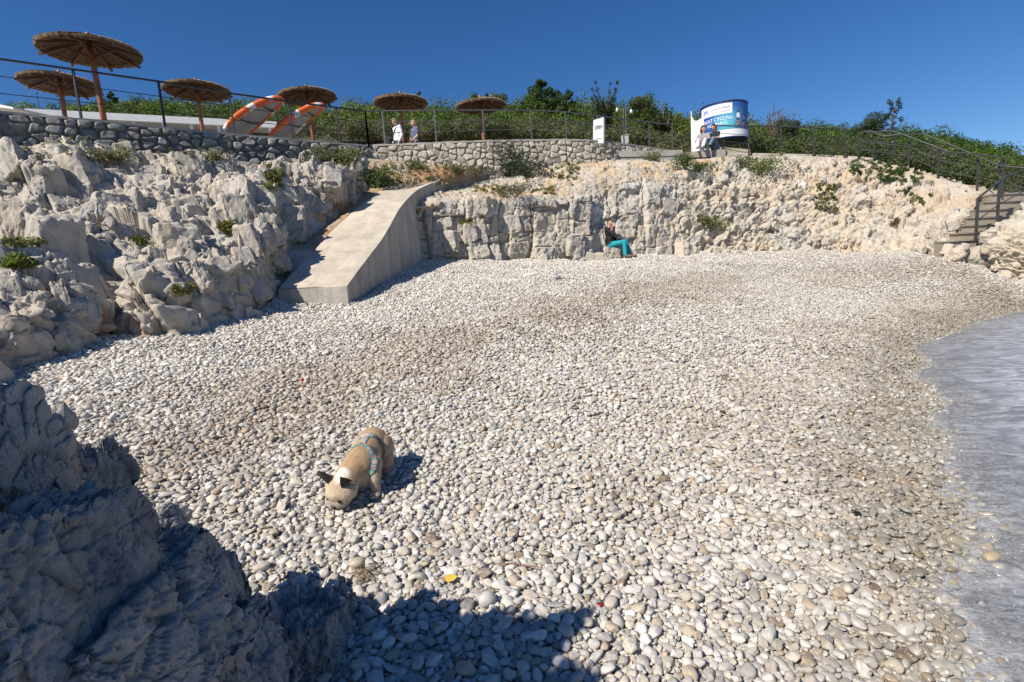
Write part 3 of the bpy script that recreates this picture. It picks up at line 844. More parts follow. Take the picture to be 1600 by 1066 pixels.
for sm in reversed(variants): lk(sm.outputs[0], g2i.inputs[0])
def named(nm, ty):
    q_ = ng.nodes.new('GeometryNodeInputNamedAttribute'); q_.data_type = ty; q_.inputs['Name'].default_value = nm; return q_.outputs['Attribute']
iop = ng.nodes.new('GeometryNodeInstanceOnPoints'); iop.inputs['Pick Instance'].default_value = True
e2r = ng.nodes.new('FunctionNodeEulerToRotation'); lk(named('rot','FLOAT_VECTOR'), e2r.inputs[0])
lk(gi.outputs[0], iop.inputs['Points']); lk(g2i.outputs[0], iop.inputs['Instance']); lk(named('idx','INT'), iop.inputs['Instance Index'])
lk(e2r.outputs[0], iop.inputs['Rotation']); lk(named('scl','FLOAT_VECTOR'), iop.inputs['Scale'])
lk(iop.outputs[0], go.inputs[0])

# ------------------------------------------------------------------ the sea
wx, wy = np.meshgrid(np.linspace(-2, 60, 620), np.linspace(-30, 30, 400))
wx = wx.ravel()**1.0; wy = wy.ravel()
k_ = np.full(len(wx), ZW+0.04)
dep = ZW + 0.02 - np.clip(ground_np(wx, wy), -6, 3); far_ = (np.hypot(wx, wy) > 20); dep = np.where(far_ & (wx > wy), 1.0, dep)
qq = np.stack([wx*0.9, wy*1.7, 0*wx],1)
k_ = k_ + 0.018*fbm(qq*1.2, 4, 91) * sstep(0.0,0.2,dep)
mw, nt, b, out = new_mat('sea_water')
d_ = N(nt,'ShaderNodeAttribute', attribute_name='depth')
mp_ = N(nt,'ShaderNodeMapping'); tc = N(nt,'ShaderNodeTexCoord'); nt.links.new(tc.outputs['Object'], mp_.inputs[0]); mp_.inputs['Rotation'].default_value = (0,0,math.radians(12)); mp_.inputs['Scale'].default_value = (1.0,2.0,1)
f1 = noise(nt, 2.4, 8, 0.66, vec=mp_.outputs[0], dist=1.4); f2 = noise(nt, 5.0, 6, 0.65, vec=mp_.outputs[0])
foam = ramp(nt, f1, [(0.40,(0,0,0)),(0.68,(1,1,1))])
edge_ = ramp(nt, d_.outputs['Fac'], [(0.0,(0.8,)*3),(0.014,(0,0,0))]); foam = mixc(nt, 1.0, foam, edge_, 'ADD')
col = mixc(nt, foam, (0.20,0.235,0.30), (0.60,0.64,0.71))
nt.links.new(col, b.inputs['Base Color']); b.inputs['Roughness'].default_value = 0.12; b.inputs['IOR'].default_value = 1.33
al = N(nt,'ShaderNodeMapRange'); nt.links.new(d_.outputs['Fac'], al.inputs[0]); al.inputs[1].default_value = 0.0; al.inputs[2].default_value = 0.16; al.inputs[3].default_value = 0.42; al.inputs[4].default_value = 0.92
nt.links.new(al.outputs[0], b.inputs['Alpha'])
bump(nt, b, f2, 0.8, 0.08)
water = mesh_obj('sea_water', np.stack([wx,wy,k_],1), grid_faces(400,620), mw, smooth=True, attrs={'depth': dep})
tag(water, kind='structure')
# ------------------------------------------------------------------ dry stone walls
def mat_wall(name, lo, hi, mortar):
    m, nt, b, _ = new_mat(name)
    t = N(nt,'ShaderNodeAttribute', attribute_name='stone'); j = N(nt,'ShaderNodeAttribute', attribute_name='joint'); y = N(nt,'ShaderNodeAttribute', attribute_name='yellow')
    n1 = noise(nt, 7.0, 6, 0.65); n2 = noise(nt, 30.0, 5, 0.65)
    c = ramp(nt, t.outputs['Fac'], [(0.0, lo), (1.0, hi)])
    c = mixc(nt, y.outputs['Fac'], c, (0.46,0.38,0.16))
    c = mixc(nt, 1.0, c, ramp(nt, n1, [(0.25,(0.75,)*3),(0.75,(1.22,)*3)]), 'MULTIPLY')
    c = mixc(nt, j.outputs['Fac'], c, mortar)
    nt.links.new(c, b.inputs['Base Color']); b.inputs['Roughness'].default_value = 0.9
    bump(nt, b, n2, 0.5, 0.02); return m
M_CONC = simple_mat('concrete', (0.40,0.375,0.33), 0.85, 0, 0.16, 3.0, 0.25)
def mat_concrete(name, base, streak=0.0):
    m, nt, b, _ = new_mat(name)
    n1 = noise(nt, 1.3, 6, 0.65); n2 = noise(nt, 11.0, 8, 0.7); n3 = noise(nt, 70.0, 4, 0.6)
    c = ramp(nt, n1, [(0.3, tuple(v*0.8 for v in base)), (0.55, base), (0.75, tuple(v*1.13 for v in base))])
    c = mixc(nt, 1.0, c, ramp(nt, n2, [(0.25,(0.86,0.85,0.83)),(0.7,(1.06,)*3)]), 'MULTIPLY')
    c = mixc(nt, 1.0, c, ramp(nt, n3, [(0.3,(0.94,)*3),(0.7,(1.04,)*3)]), 'MULTIPLY')
    if streak:                                                             # rust and damp run down the face
        mp_ = N(nt,'ShaderNodeMapping'); tc = N(nt,'ShaderNodeTexCoord'); nt.links.new(tc.outputs['Object'], mp_.inputs[0]); mp_.inputs['Scale'].default_value = (3.5,3.5,0.35)
        c = mixc(nt, 1.0, c, ramp(nt, noise(nt, 1.0, 6, 0.65, vec=mp_.outputs[0]), [(0.35,(1-streak,1-streak*1.05,1-streak*1.15)),(0.6,(1.04,)*3)]), 'MULTIPLY')
    vo = N(nt,'ShaderNodeTexVoronoi', feature='DISTANCE_TO_EDGE', i_Scale=0.4); tc2 = N(nt,'ShaderNodeTexCoord'); wv = N(nt,'ShaderNodeVectorMath', operation='MULTIPLY_ADD'); 
    nz_ = N(nt,'ShaderNodeTexNoise', i_Scale=2.5, i_Detail=5.0); nt.links.new(tc2.outputs['Object'], nz_.inputs['Vector']); nt.links.new(nz_.outputs['Color'], wv.inputs[0]); wv.inputs[1].default_value = (0.5,)*3; nt.links.new(tc2.outputs['Object'], wv.inputs[2]); nt.links.new(wv.outputs[0], vo.inputs['Vector'])
    c = mixc(nt, 1.0, c, ramp(nt, vo.outputs['Distance'], [(0.0,(0.78,0.77,0.75)),(0.006,(1,1,1))]), 'MULTIPLY')
    nt.links.new(c, b.inputs['Base Color']); b.inputs['Roughness'].default_value = 0.88; bump(nt, b, n2, 0.35, 0.012); return m
M_RAMP = mat_concrete('ramp_concrete', (0.52,0.46,0.375), 0.16)
M_RAMPSIDE = mat_concrete('ramp_side_concrete', (0.44,0.41,0.36), 0.3)
M_COPE = mat_concrete('coping_concrete', (0.42,0.40,0.36))

def resample(pts, step):
    A = np.array([tuple(p) for p in pts]); L = np.concatenate([[0],np.cumsum(np.linalg.norm(np.diff(A,axis=0),axis=1))])
    n = max(2, int(L[-1]/step)+1); t = np.interp(np.linspace(0,L[-1],n), L, np.arange(len(A))); return catmull(A, t), np.linspace(0,L[-1],n)

def stone_wall(name, top, depth, mat, label, seed, cell=(0.30,0.21), bulge=0.06, step=0.02, cope=0.05, thick=0.4, yellow=()):
    T, s = resample(top, step); nu = len(T); nv = int(depth/step)
    tg = np.gradient(T, axis=0); tg[:,2] = 0; tg /= np.linalg.norm(tg,axis=1,keepdims=True)
    nrm = np.stack([tg[:,1], -tg[:,0], 0*tg[:,0]],1)                     # towards the beach
    v = np.linspace(0, depth, nv)
    C = T[None,:,:] - v[:,None,None]*np.array([0,0,1.0]) + nrm[None]*(0.10*v[:,None,None])
    p = C.reshape(-1,3)
    w = fbm(p*2.2,3,seed); w2 = fbm(p*2.2+9,3,seed+1)
    q = np.stack([np.broadcast_to(s[None,:],(nv,nu)).ravel()/cell[0]+0.28*w, np.broadcast_to(v[:,None],(nv,nu)).ravel()/cell[1]+0.28*w2, np.full(nu*nv,0.5)],1)
    hv, tl, gap, _ = facets(q, seed+5, 0.75)
    m = sstep(0.03, 0.22, gap)
    d = m*(bulge*(0.6+0.7*hv)) + 0.05*tl*m + 0.02*fbm(p*7,4,seed+8)*m
    d *= sstep(0, 0.03, np.broadcast_to(v[:,None],(nv,nu)).ravel()+0.012)
    pts = p + np.repeat(nrm[None],nv,0).reshape(-1,3)*d[:,None]
    yel = np.zeros(len(p))
    for c, r in yellow:
        yel = np.maximum(yel, (np.linalg.norm(p-np.array(tuple(c)),axis=1) < r)*1.0*m)
    base = empty(name, T[nu//2]-np.array([0,0,depth]))
    tag(base, label, 'wall')
    # body behind the face, so the wall has its thickness
    F = grid_faces(nv, nu)
    back = (C[[0,-1]] - nrm[None]*thick).reshape(-1,3); n0 = len(pts)
    i = np.arange(nu-1)
    top_f = np.stack([i, n0+i, n0+i+1, i+1],1); back_f = np.stack([n0+i, n0+nu+i, n0+nu+i+1, n0+i+1],1)
    ends = np.array([[0, (nv-1)*nu, n0+nu, n0],[nu-1, n0+nu-1, n0+2*nu-1, nv*nu-1]])
    allp = np.concatenate([pts, back]); z2 = np.zeros(2*nu)
    o = mesh_obj('stone_face', allp, np.concatenate([F, top_f, back_f, ends]), mat, base, attrs={'stone': np.concatenate([hv*0.7+0.3*_hf(np.floor(q[:,0]*7).astype(int),np.floor(q[:,1]*5).astype(int),np.zeros(len(q),int),3), z2]), 'joint': np.concatenate([1-sstep(0.02,0.10,gap), z2]), 'yellow': np.concatenate([yel, z2])})
    # coping
    if cope:
        mbc = MB(); a = T[::6]; an = nrm[::6]
        if not np.allclose(a[-1], T[-1]): a = np.concatenate([a, T[-1:]]); an = np.concatenate([an, nrm[-1:]])
        V, Fc = [], []
        for k in range(len(a)):
            jz = 0.006*math.sin(k*1.7)+0.004*math.sin(k*0.6)
            for off, z in ((0.045,-0.003),(0.045,cope+jz),(-thick-0.03,cope+jz),(-thick-0.03,-0.003)):
                V.append(a[k]+an[k]*off+np.array([0,0,z]))
        for k in range(len(a)-1):
            for e in range(4): Fc.append((k*4+e, k*4+(e+1)%4, (k+1)*4+(e+1)%4, (k+1)*4+e))
        Fc.append((3,2,1,0)); k = len(a)-1; Fc.append((k*4,k*4+1,k*4+2,k*4+3))
        mbc.add(V,Fc); mbc.build('coping', M_COPE, base)
    return base, T, nrm

ZT = 5.85
WL_PX = [(-420,118),(-200,146),(-60,164),(0,174),(60,180),(100,183),(200,193),(300,203),(400,212),(480,219),(530,223),(572,226.5)]
wl_top = [PZ(px, py+3, ZT) for px, py in WL_PX]
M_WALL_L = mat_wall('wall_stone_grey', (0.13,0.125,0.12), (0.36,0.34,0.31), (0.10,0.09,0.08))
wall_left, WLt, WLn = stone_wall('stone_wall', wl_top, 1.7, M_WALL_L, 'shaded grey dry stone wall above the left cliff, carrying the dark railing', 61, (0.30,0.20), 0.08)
WM_PX = [(572,227,5.9),(620,225.5,5.9),(680,223,5.9),(757,220,5.92),(830,218.5,5.95),(885,218,5.95),(920,219,5.92),(970,224,5.9),(1015,230,5.86),(1050,235.5,5.8),(1066,239,5.7)]
wm_top = [PZ(px, py+2, z) for px, py, z in WM_PX]
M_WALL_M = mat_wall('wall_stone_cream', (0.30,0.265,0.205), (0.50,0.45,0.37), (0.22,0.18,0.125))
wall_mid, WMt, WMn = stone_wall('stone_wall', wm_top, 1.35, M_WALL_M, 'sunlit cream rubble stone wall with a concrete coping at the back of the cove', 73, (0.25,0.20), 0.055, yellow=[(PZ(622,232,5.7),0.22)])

# ------------------------------------------------------------------ concrete ramp
R_PX = [(542,447,9.8),(560,422,10.4),(576,401,11.0),(596,375,11.8),(608,355,12.4),(622.5,329,13.2),(635,313,13.9),(649,299,14.8),(664,290.5,15.5),(688,281,16.3),(700,277.6,16.7),(740,268,17.6),(780,261,18.3),(830,252,18.9),(880,247,19.2),(930,244,19.5),(1000,242.5,19.8),(1066,241,20.0)]
L_PX = [(435,453),(459,425),(481,403),(505,376),(519,361),(546,335),(567,318),(592,299)]
Rp = [P(*p) for p in R_PX]
Lp = []
for k, r in enumerate(Rp):
    if k < len(L_PX): Lp.append(P(L_PX[k][0], L_PX[k][1], r.y))
    else:
        t = (Rp[min(k+1,len(Rp)-1)]-Rp[k-1]); t.z = 0; t.normalize(); Lp.append(r + Vector((-t.y, t.x, 0))*1.35)
RA, _ = resample(Rp, 0.18); 
LA = catmull(np.array([tuple(p) for p in Lp]), np.interp(np.linspace(0,1,len(RA)), np.linspace(0,1,len(RA)), np.interp(np.linspace(0,np.linalg.norm(np.diff(np.array([tuple(p) for p in Rp]),axis=0),axis=1).sum(),len(RA)), np.concatenate([[0],np.cumsum(np.linalg.norm(np.diff(np.array([tuple(p) for p in Rp]),axis=0),axis=1))]), np.arange(len(Rp)))))
ramp_root = empty('concrete_ramp', (RA[0]+LA[0])/2 - np.array([0,0,0.5]))
tag(ramp_root, 'pale concrete ramp curving down between the cliffs to the pebble beach', 'ramp')
m = MB(); nR = len(RA); V = []
for k in range(nR):
    for t in np.linspace(0,1,9):
        p = LA[k]*(1-t)+RA[k]*t
        V.append(p + np.array([0,0,0.012*float(vnoise(np.array([p*1.3]),4)[0])]))
F = [(k*9+j, k*9+j+1, (k+1)*9+j+1, (k+1)*9+j) for k in range(nR-1) for j in range(8)]
m.add(V, F); m.build('deck', M_RAMP, ramp_root, fix=False)
m = MB()
nb = int(nR*0.44)                                                         # side wall down to the beach
def under(p, k): return np.array([p[0], p[1], (gz(p[0],p[1])-0.25) if k < nb else p[2]-(0.55 if k < nR*0.6 else 0.28)])
V = []
for k in range(nR):
    b0 = under(RA[k], k)
    for t in np.linspace(0,1,6): V.append(RA[k]*(1-t)+b0*t + np.array([0,0,-0.002]))
F = [(k*6+j, (k+1)*6+j, (k+1)*6+j+1, k*6+j+1) for k in range(nR-1) for j in range(5)]
m.add(V, F)
a, b_ = RA[0], LA[0]
V = []
for t in np.linspace(0,1,9):
    p = b_*(1-t)+a*t
    for s in np.linspace(0,1,5): V.append(np.array([p[0],p[1],p[2]*(1-s)+(gz(p[0],p[1])-0.3)*s]) + np.array([0,-0.02*s,0]))
m.add(V, [(j*5+s, (j+1)*5+s, (j+1)*5+s+1, j*5+s+1) for j in range(8) for s in range(4)])
V = []
for k in range(nR):
    q_ = LA[k]; V += [q_+np.array([0,0,-0.002]), q_-np.array([0,0,0.9])]
m.add(V, [(k*2, k*2+1, k*2+3, k*2+2) for k in range(nR-1)])
m.build('side_wall', M_RAMPSIDE, ramp_root, fix=False)
k0 = int(nR*0.40); m = MB(); V = []                                           # raised kerb along the seaward edge of the upper part
for k in range(k0, nR):
    t = RA[k]-LA[k]; t[2] = 0; t /= np.linalg.norm(t); h = 0.15*min(1,(k-k0)/25)
    for o_, z in ((0.025,-0.06),(0.025,h),(-0.13,h),(-0.13,-0.06)): V.append(RA[k]+t*o_+np.array([0,0,z]))
n_ = nR-k0
m.add(V, [(k*4+e, k*4+(e+1)%4, (k+1)*4+(e+1)%4, (k+1)*4+e) for k in range(n_-1) for e in range(4)]+[(3,2,1,0),tuple((n_-1)*4+e for e in range(4))]); m.build('kerb', M_COPE, ramp_root)
# narrow buttress behind the ramp's foot
m = MB(); p0 = P(634,402,13.6); p1 = P(628,338,13.6)
m.prism([P(622,404,13.7)-Vector((0,0,0.4)), P(645,400,13.8)-Vector((0,0,0.4)), P(634,322,13.95), P(624,332,13.75)], (0.15,0.55,0))
m.build('buttress', M_RAMPSIDE, ramp_root)

# ------------------------------------------------------------------ promenade, hill
pr_f = [Vector(WLt[i]) for i in range(0, len(WLt), 40)] + [Vector(WMt[i]) for i in range(20, len(WMt), 40)]
pr_f = [p - Vector((0,0,0.12)) for p in pr_f]
pr_f += [P(1075,241,20.3),P(1120,241,20.5),P(1170,242,20.6),P(1270,244,20.6),P(1335,247,20.2),P(1365,250,19.7)]
colsP = []
for p in pr_f:
    dr = Vector((p.x*0.35, p.y, 0)).normalized()
    colsP.append([p-Vector((0,0,1.3))+dr*0.05, p, p+dr*0.7+Vector((0,0,0.04)), p+dr*5+Vector((0,0,0.10)), p+dr*12+Vector((0,0,0.1))])
CP = sheet(colsP, 200, 60)
M_PROM = mat_concrete('promenade_concrete', (0.38,0.33,0.27))
prom = mesh_obj('promenade_path', CP.reshape(-1,3), grid_faces(60,200), M_PROM); tag(prom, kind='structure')

SKY_PX = [(-700,120),(-400,150),(0,176),(100,168),(170,160),(240,153),(330,157),(420,160),(550,163),(640,160),(700,158),(790,160),(850,158),(900,163),(1000,168),(1100,183),(1200,190),(1300,194),(1390,197),(1450,201),(1500,209),(1550,219),(1600,228),(1800,264),(2100,305),(2500,330)]
BASE_PX = [(-700,190),(-400,200),(0,212),(600,216),(900,221),(1060,238),(1200,241),(1340,248),(1420,268),(1500,292),(1600,306),(1800,335),(2100,372),(2500,400)]
def lin(tab, x): return float(np.interp(x, [t[0] for t in tab], [t[1] for t in tab]))
hx = np.linspace(-700, 2500, 60); colsH = []
def hillY(x): return float(np.interp(x,[-700,1000,1300,1500,1800,2500],[29,27,24.5,21,19,19])), float(np.interp(x,[-700,900,1300,1700,2500],[50,50,56,62,66]))
for x in hx:
    yb, yt = hillY(x); s0, s1 = lin(BASE_PX,x), lin(SKY_PX,x)
    a = P(x, s0+4, yb-1.5); b_ = P(x, s1+34, yt); c_ = b_ + Vector((0,26,2.0))
    colsH.append([a - Vector((0,0,0.6)), a, a.lerp(b_,0.33)+Vector((0,0,-0.2)), a.lerp(b_,0.66), b_, c_, c_+Vector((0,60,-4))])
CH = sheet(colsH, 260, 120)
CH[:,:,2] += 0.25*fbm(CH.reshape(-1,3)*0.25,3,12).reshape(120,260)
M_HILL = simple_mat('hill_scrub_soil', (0.055,0.06,0.028), 0.95, 0, 0.5, 0.8, 0)
hill = mesh_obj('hill', CH.reshape(-1,3), grid_faces(120,260), M_HILL, smooth=True); tag(hill, kind='structure')
gs, gt = np.meshgrid(np.linspace(-400,400,40), np.linspace(-200,500,40))
M_LAND = simple_mat('far_land', (0.12,0.12,0.06), 0.95, 0, 0.4, 0.05, 0)
land = mesh_obj('land_ground', np.stack([gs.ravel(), gt.ravel(), np.full(1600,-3.0)],1), grid_faces(40,40), M_LAND); tag(land, kind='structure')

# ------------------------------------------------------------------ railings
M_STEEL_SHADED = simple_mat('railing_steel_shaded', (0.035,0.037,0.042), 0.45, 0.6, 0.25, 14, 0.1)  # same railing steel as the grey stretch; shade painted in as a darker copy
M_GALV = simple_mat('galvanised_steel', (0.13,0.13,0.135), 0.5, 0.7, 0.2, 14, 0.1)
M_RUST = simple_mat('weathered_steel', (0.055,0.055,0.057), 0.6, 0.2, 0.3, 14, 0.1)

def railing(label, posts, rails, mat, post_w=0.045, rail_r=0.02, wire_r=0.010, flat=True, fr=(0.36,0.68), group=None, extend=()):
    """posts: list of (base, top) vectors; rails: None -> through all post tops"""
    root = empty('railing', posts[len(posts)//2][0]); tag(root, label, 'railing', group)
    tops = [Vector(t) for b, t in posts]; bases = [Vector(b) for b, t in posts]
    line = rails or tops
    m = MB()
    for a, b in zip(line[:-1], line[1:]):
        if flat: m.bar(a, b, 0.06, 0.035)
        else: m.tube([a, b], rail_r, 8)
    m.build('handrail', mat, root)
    for f in fr:
        m = MB(); pts_ = [b.lerp(t, f) for b, t in posts]
        m.tube([p for p in pts_], wire_r, 6); m.build('rail', mat, root)
    for b, t in posts:
        m = MB(); m.bar(b - Vector((0,0,0.05)), t, post_w, post_w, up=(0,1,0)); m.build('post', mat, root)
    return root
def post(px, py, pty, Y=None, z=None, back=0.12, ptx=None):
    b = PZ(px, py, z) if z is not None else P(px, py, Y)
    d = Vector((b.x*0.3, b.y, 0)).normalized()*back
    # height from the top pixel
    t = P(ptx if ptx is not None else px, pty, b.y)
    h = t.z - b.z
    b = b + d
    return (b, b + Vector((0,0,h)))
zc = ZT + 0.05
LP = [(-330,140,45),(-170,156,63),(-30,171.5,82),(123,185,104.5),(255,198,124),(364,208.5,143),(456,216.5,156),(530,222.5,166)]
post_l = [post(x, y, t, z=zc) for x, y, t in LP]
endl = post(575,226.5,172, z=zc)
railing('steel railing, coloured dark for shade, on top of the shaded left stone wall', post_l+[endl], None, M_STEEL_SHADED, flat=True)
MP = [(601,225,171.5),(681.5,222,170.5),(757,219.5,170.5),(831,217.5,170.5),(885.5,217.5,173),(935,220,179),(976,224,184.5),(1015.5,229.5,189.5),(1052,235,193.5)]
railing('grey galvanised railing along the sunlit wall, from the bend to the concrete ledge', [endl]+[post(x,y,t,z=lin([(600,5.95),(830,6.0),(920,5.97),(1015,5.91),(1066,5.76)],x)) for x,y,t in MP], None, M_GALV, flat=False, rail_r=0.024)
BP = [(1119.5,232,196.5,20.6),(1170,241,197,20.5),(1220,242.5,198,20.6),(1271,244,199.5,20.5),(1320.5,246,201.5,20.2)]
railing('straight dark railing in front of the round billboard, ending at the stairs', [post(x,y,t,Y=Y,back=0) for x,y,t,Y in BP], None, M_RUST, flat=False, rail_r=0.024)

# ------------------------------------------------------------------ stairs at the right
M_STAIR = mat_concrete('stair_concrete', (0.42,0.36,0.285))
stairs = empty('concrete_stairs', P(1467,282,18.0)); tag(stairs, 'long concrete stairs stepping down the right hand cliff to the beach', 'stairs')
def flight(p, q, n, width, off, name, drop=0.9):
    """n steps from p (top) to q (bottom) along the near edge; treads reach back by width along off"""
    p, q = Vector(p), Vector(q); off = Vector(off); d = (q-p); run = Vector((d.x,d.y,0))/n; rise = d.z/n
    m = MB()
    for k in range(n):
        a = p + run*k; zt = p.z + rise*(k+1) if n > 1 else q.z
        z0 = q.z - drop
        poly = [Vector((a.x,a.y,z0)), Vector((a.x+run.x*0.998,a.y+run.y*0.998,z0)), Vector((a.x+run.x*0.998,a.y+run.y*0.998,zt)), Vector((a.x,a.y,zt))]
        m.prism(poly, off*width)
    return m.build(name, M_STAIR, stairs)
offn = Vector((0.25, 1.0, 0)).normalized()
flight(P(1352,246,20.0), P(1402,257.5,19.2), 5, 1.3, offn, 'flight')
flight(P(1402,257.5,19.2), P(1420,259.5,18.9), 1, 1.3, offn, 'landing')
flight(P(1420,259.5,18.9), P(1503,283,17.7), 9, 1.3, offn, 'flight')
flight(P(1503,283,17.7), P(1530,288,17.0), 1, 1.3, offn, 'landing')
flight(P(1530,288,17.0), P(1585,303,16.2), 5, 1.3, offn, 'flight')
flight(P(1585,303,16.2), P(1650,312,15.6), 1, 1.6, offn, 'landing', 1.6)
# lower flight climbs from the pebbles, away and to the right
m = MB(); ns = 7
for k in range(ns):
    fl_ = P(1472+k*13.0, 377-12.4*k, 14.35+0.27*k); sd_ = Vector((0.97,0.24,0)); bk = Vector((0.30,0.62,0))
    w_ = 1.35+0.05*k; z0 = 0.8
    poly = [Vector((fl_.x,fl_.y,z0)), Vector((fl_.x+sd_.x*w_,fl_.y+sd_.y*w_,z0)), Vector((fl_.x+sd_.x*w_,fl_.y+sd_.y*w_,fl_.z)), Vector((fl_.x,fl_.y,fl_.z))]
    m.prism([p_-Vector((0,0,0.045)) if p_.z > 0.9 else p_ for p_ in poly], bk*(1.0 if k < ns-1 else 2.0))
    fr = Vector((-0.01,-0.035,0)); tq = [poly[3]+fr-Vector((0.02,0,0.04)), poly[2]+fr+Vector((0.02,0,-0.04)), poly[2]+fr+Vector((0.02,0,0)), poly[3]+fr-Vector((0.02,0,0))]
    m.prism(tq, bk*(1.04 if k < ns-1 else 2.0))
m.build('flight', M_STAIR, stairs)
NP = [(1343,248,207,19.9),(1367,250,209.5,19.6),(1421.4,261,213,18.9),(1467.6,281.5,234,18.0),(1529.4,296,244.5,16.9),(1569,303,246.5,15.9)]
NPp = [post(x,y,t,Y=Y,back=0.1) for x,y,t,Y in NP]
rl = [NPp[0][1], P(1359.6,204.5,19.7), P(1381,213.4,19.4), P(1409.5,209.8,19.0), P(1482.6,237.4,17.8), P(1522,241,17.0), P(1569,246,15.9)]
railing('seaward stair railing, the one nearer the beach, with stepped handrail', NPp, rl, M_RUST, flat=False, rail_r=0.024, wire_r=0.012)
FPp = [post(x,y,t,Y=Y,back=0.1) for x,y,t,Y in [(1355,247,206.5,21.2),(1399,251,209,20.5),(1453,262,214.5,20.0),(1501,277,231,19.0),(1564,296,250,17.8),(1615,318,264,17.2)]]
rl = [FPp[0][1], P(1391.5,204.5,20.6), P(1411,211,20.3), P(1443,209.5,20.0), P(1501,233,19.0), P(1561,259,17.9), P(1615,264,17.2)]
railing('landward stair railing standing behind the steps against dark scrub', FPp, rl, M_RUST, flat=False, rail_r=0.024, wire_r=0.012)
LPp = [post(x,y,t,Y=Y,back=0) for x,y,t,Y in [(1524.4,374,310,14.3),(1558,348,286,14.8),(1612,318,258,15.6)]]
rl = [LPp[0][1], P(1570,276.6,15.0), P(1612,262,15.6)]
railing('short dark handrail beside the lowest steps by the pebbles', LPp, rl, M_RUST, post_w=0.055, flat=False, rail_r=0.028, wire_r=0.015, fr=(0.45,))

# ------------------------------------------------------------------ low white beach building behind the left wall
M_WHITE = simple_mat('white_paint', (0.78,0.78,0.77), 0.55, 0, 0.05, 3)
M_GREYP = simple_mat('grey_panel', (0.30,0.30,0.31), 0.6, 0, 0.1, 4)
M_DARK = simple_mat('dark_opening', (0.05,0.04,0.035), 0.5, 0, 0.3, 4)
M_WOOD = simple_mat('brown_wood', (0.16,0.085,0.045), 0.7, 0, 0.35, 8, 0.3)
A0, A1 = P(38,168.5,19.4), P(432,191,22.8)
dA = Vector((A1.x-A0.x, A1.y-A0.y, 0)); LA_ = dA.length; dA.normalize(); nA = Vector((-dA.y, dA.x, 0)); zA = (A0.z+A1.z)/2
bar_ = empty('beach_building', (A0.x, A0.y, 5.9)); tag(bar_, 'long low white building with a flat roof behind the shaded left wall', 'building')
A0.z = A1.z = zA
def seg(a, b, z0, z1, d0, d1, m):
    c = A0 + dA*((a+b)/2) + nA*((d0+d1)/2); return m.box((c.x, c.y, (z0+z1)/2), (b-a, d1-d0, z1-z0), rz=math.atan2(dA.y, dA.x))
m = MB(); seg(0, LA_, zA-0.25, zA, 0, 6, m); m.build('roof', M_WHITE, bar_)
m = MB(); seg(0.3, LA_-0.3, 5.0, zA-0.255, 0.9, 5.8, m); m.build('wall', M_GREYP, bar_)
npan = 8; wp = (LA_-0.6)/npan
for k in range(npan):
    m = MB(); seg(0.35+k*wp, 0.35+(k+1)*wp-0.12, zA-0.60, zA-0.30, 0.86, 0.895, m); m.build('window', M_DARK if k > 2 else M_WOOD, bar_)
for k in range(npan+1):
    m = MB(); seg(0.26+k*wp, 0.36+k*wp, 5.4, zA-0.255, 0.1, 0.2, m); m.build('post', M_WHITE, bar_)
m = MB(); seg(0.3, LA_-0.3, zA-1.4, zA-0.68, 0.02, 0.09, m); m.build('panel', M_GREYP, bar_)
can = empty('white_canopy', P(-40,172,17)); tag(can, 'white sloping canopy edge peeking over the wall beside the frame edge', 'canopy')
m = MB(); m.prism([P(-140,135,17.0),P(20,167.5,17.0),P(21,170.5,17.0),P(-140,152,17.0)], (0.6,1.6,0)); m.build('roof', M_WHITE, can)
for x, y in ((-130,140),(10,168)):
    m = MB(); m.tube([P(x,y+2,17.3), Vector((P(x,y,17.3).x, P(x,y,17.3).y, 5.7))], 0.04); m.build('post', M_WHITE, can)
mast = empty('flag_pole', PZ(60,172,5.9)); tag(mast, 'thin pale pole standing above the white roof beside the lower left parasol', 'pole')
b0 = P(60.5,172,23); m = MB(); m.tube([b0 - Vector((0,0,2)), P(57,146,23)], [0.03,0.02]); m.build('shaft', M_GALV, mast)
m = MB(); m.ball(P(57,145.5,23), 0.045); m.build('finial', M_GALV, mast)
# ------------------------------------------------------------------ foliage
M_LEAF = tint_mat('foliage', 0.6, 0.25, 3.0, 0, 0.35)
M_BARK = simple_mat('bark', (0.13,0.10,0.075), 0.9, 0, 0.35, 10, 0.4)
def leaf_quads(C, Nrm, size, col, rng, aspect=0.55, jitter=0.9):
    """C: leaf centres, Nrm: facing hints -> quads"""
    n = len(C)
    nn = Nrm + rng.normal(0, jitter, (n,3)); nn /= np.linalg.norm(nn,axis=1,keepdims=True)+1e-9
    a = rng.normal(0,1,(n,3)); a -= (a*nn).sum(1,keepdims=True)*nn; a /= np.linalg.norm(a,axis=1,keepdims=True)+1e-9
    b = np.cross(nn, a); s = size*rng.uniform(0.6,1.4,(n,1))
    a = a*s*0.5; b = b*s*0.5*aspect
    V = np.stack([C-a, C-b*1.0, C+a, C+b*1.0],1).reshape(-1,3)
    F = np.arange(4*n).reshape(n,4); return V, F, np.repeat(col,4,0)
def blob_leaves(c, r, n, size, base, rng, shell=0.55, var=0.22, flat=1.0, jitter=0.8):
    """leaves in an ellipsoid clump r=(rx,ry,rz)"""
    d = rng.normal(0,1,(n,3)); d /= np.linalg.norm(d,axis=1,keepdims=True)
    rad = (shell + (1-shell)*rng.uniform(0,1,(n,1))**0.6) * rng.uniform(0.75,1.12,(n,1))
    C = np.array(c) + d*rad*np.array(r)
    col = np.array(base)*np.exp(rng.normal(0,var,(n,1)))*(1+rng.normal(0,0.06,(n,3)))
    return leaf_quads(C, d + np.array([0,0,0.35]), size, np.clip(col,0.005,0.5), rng, jitter=jitter)
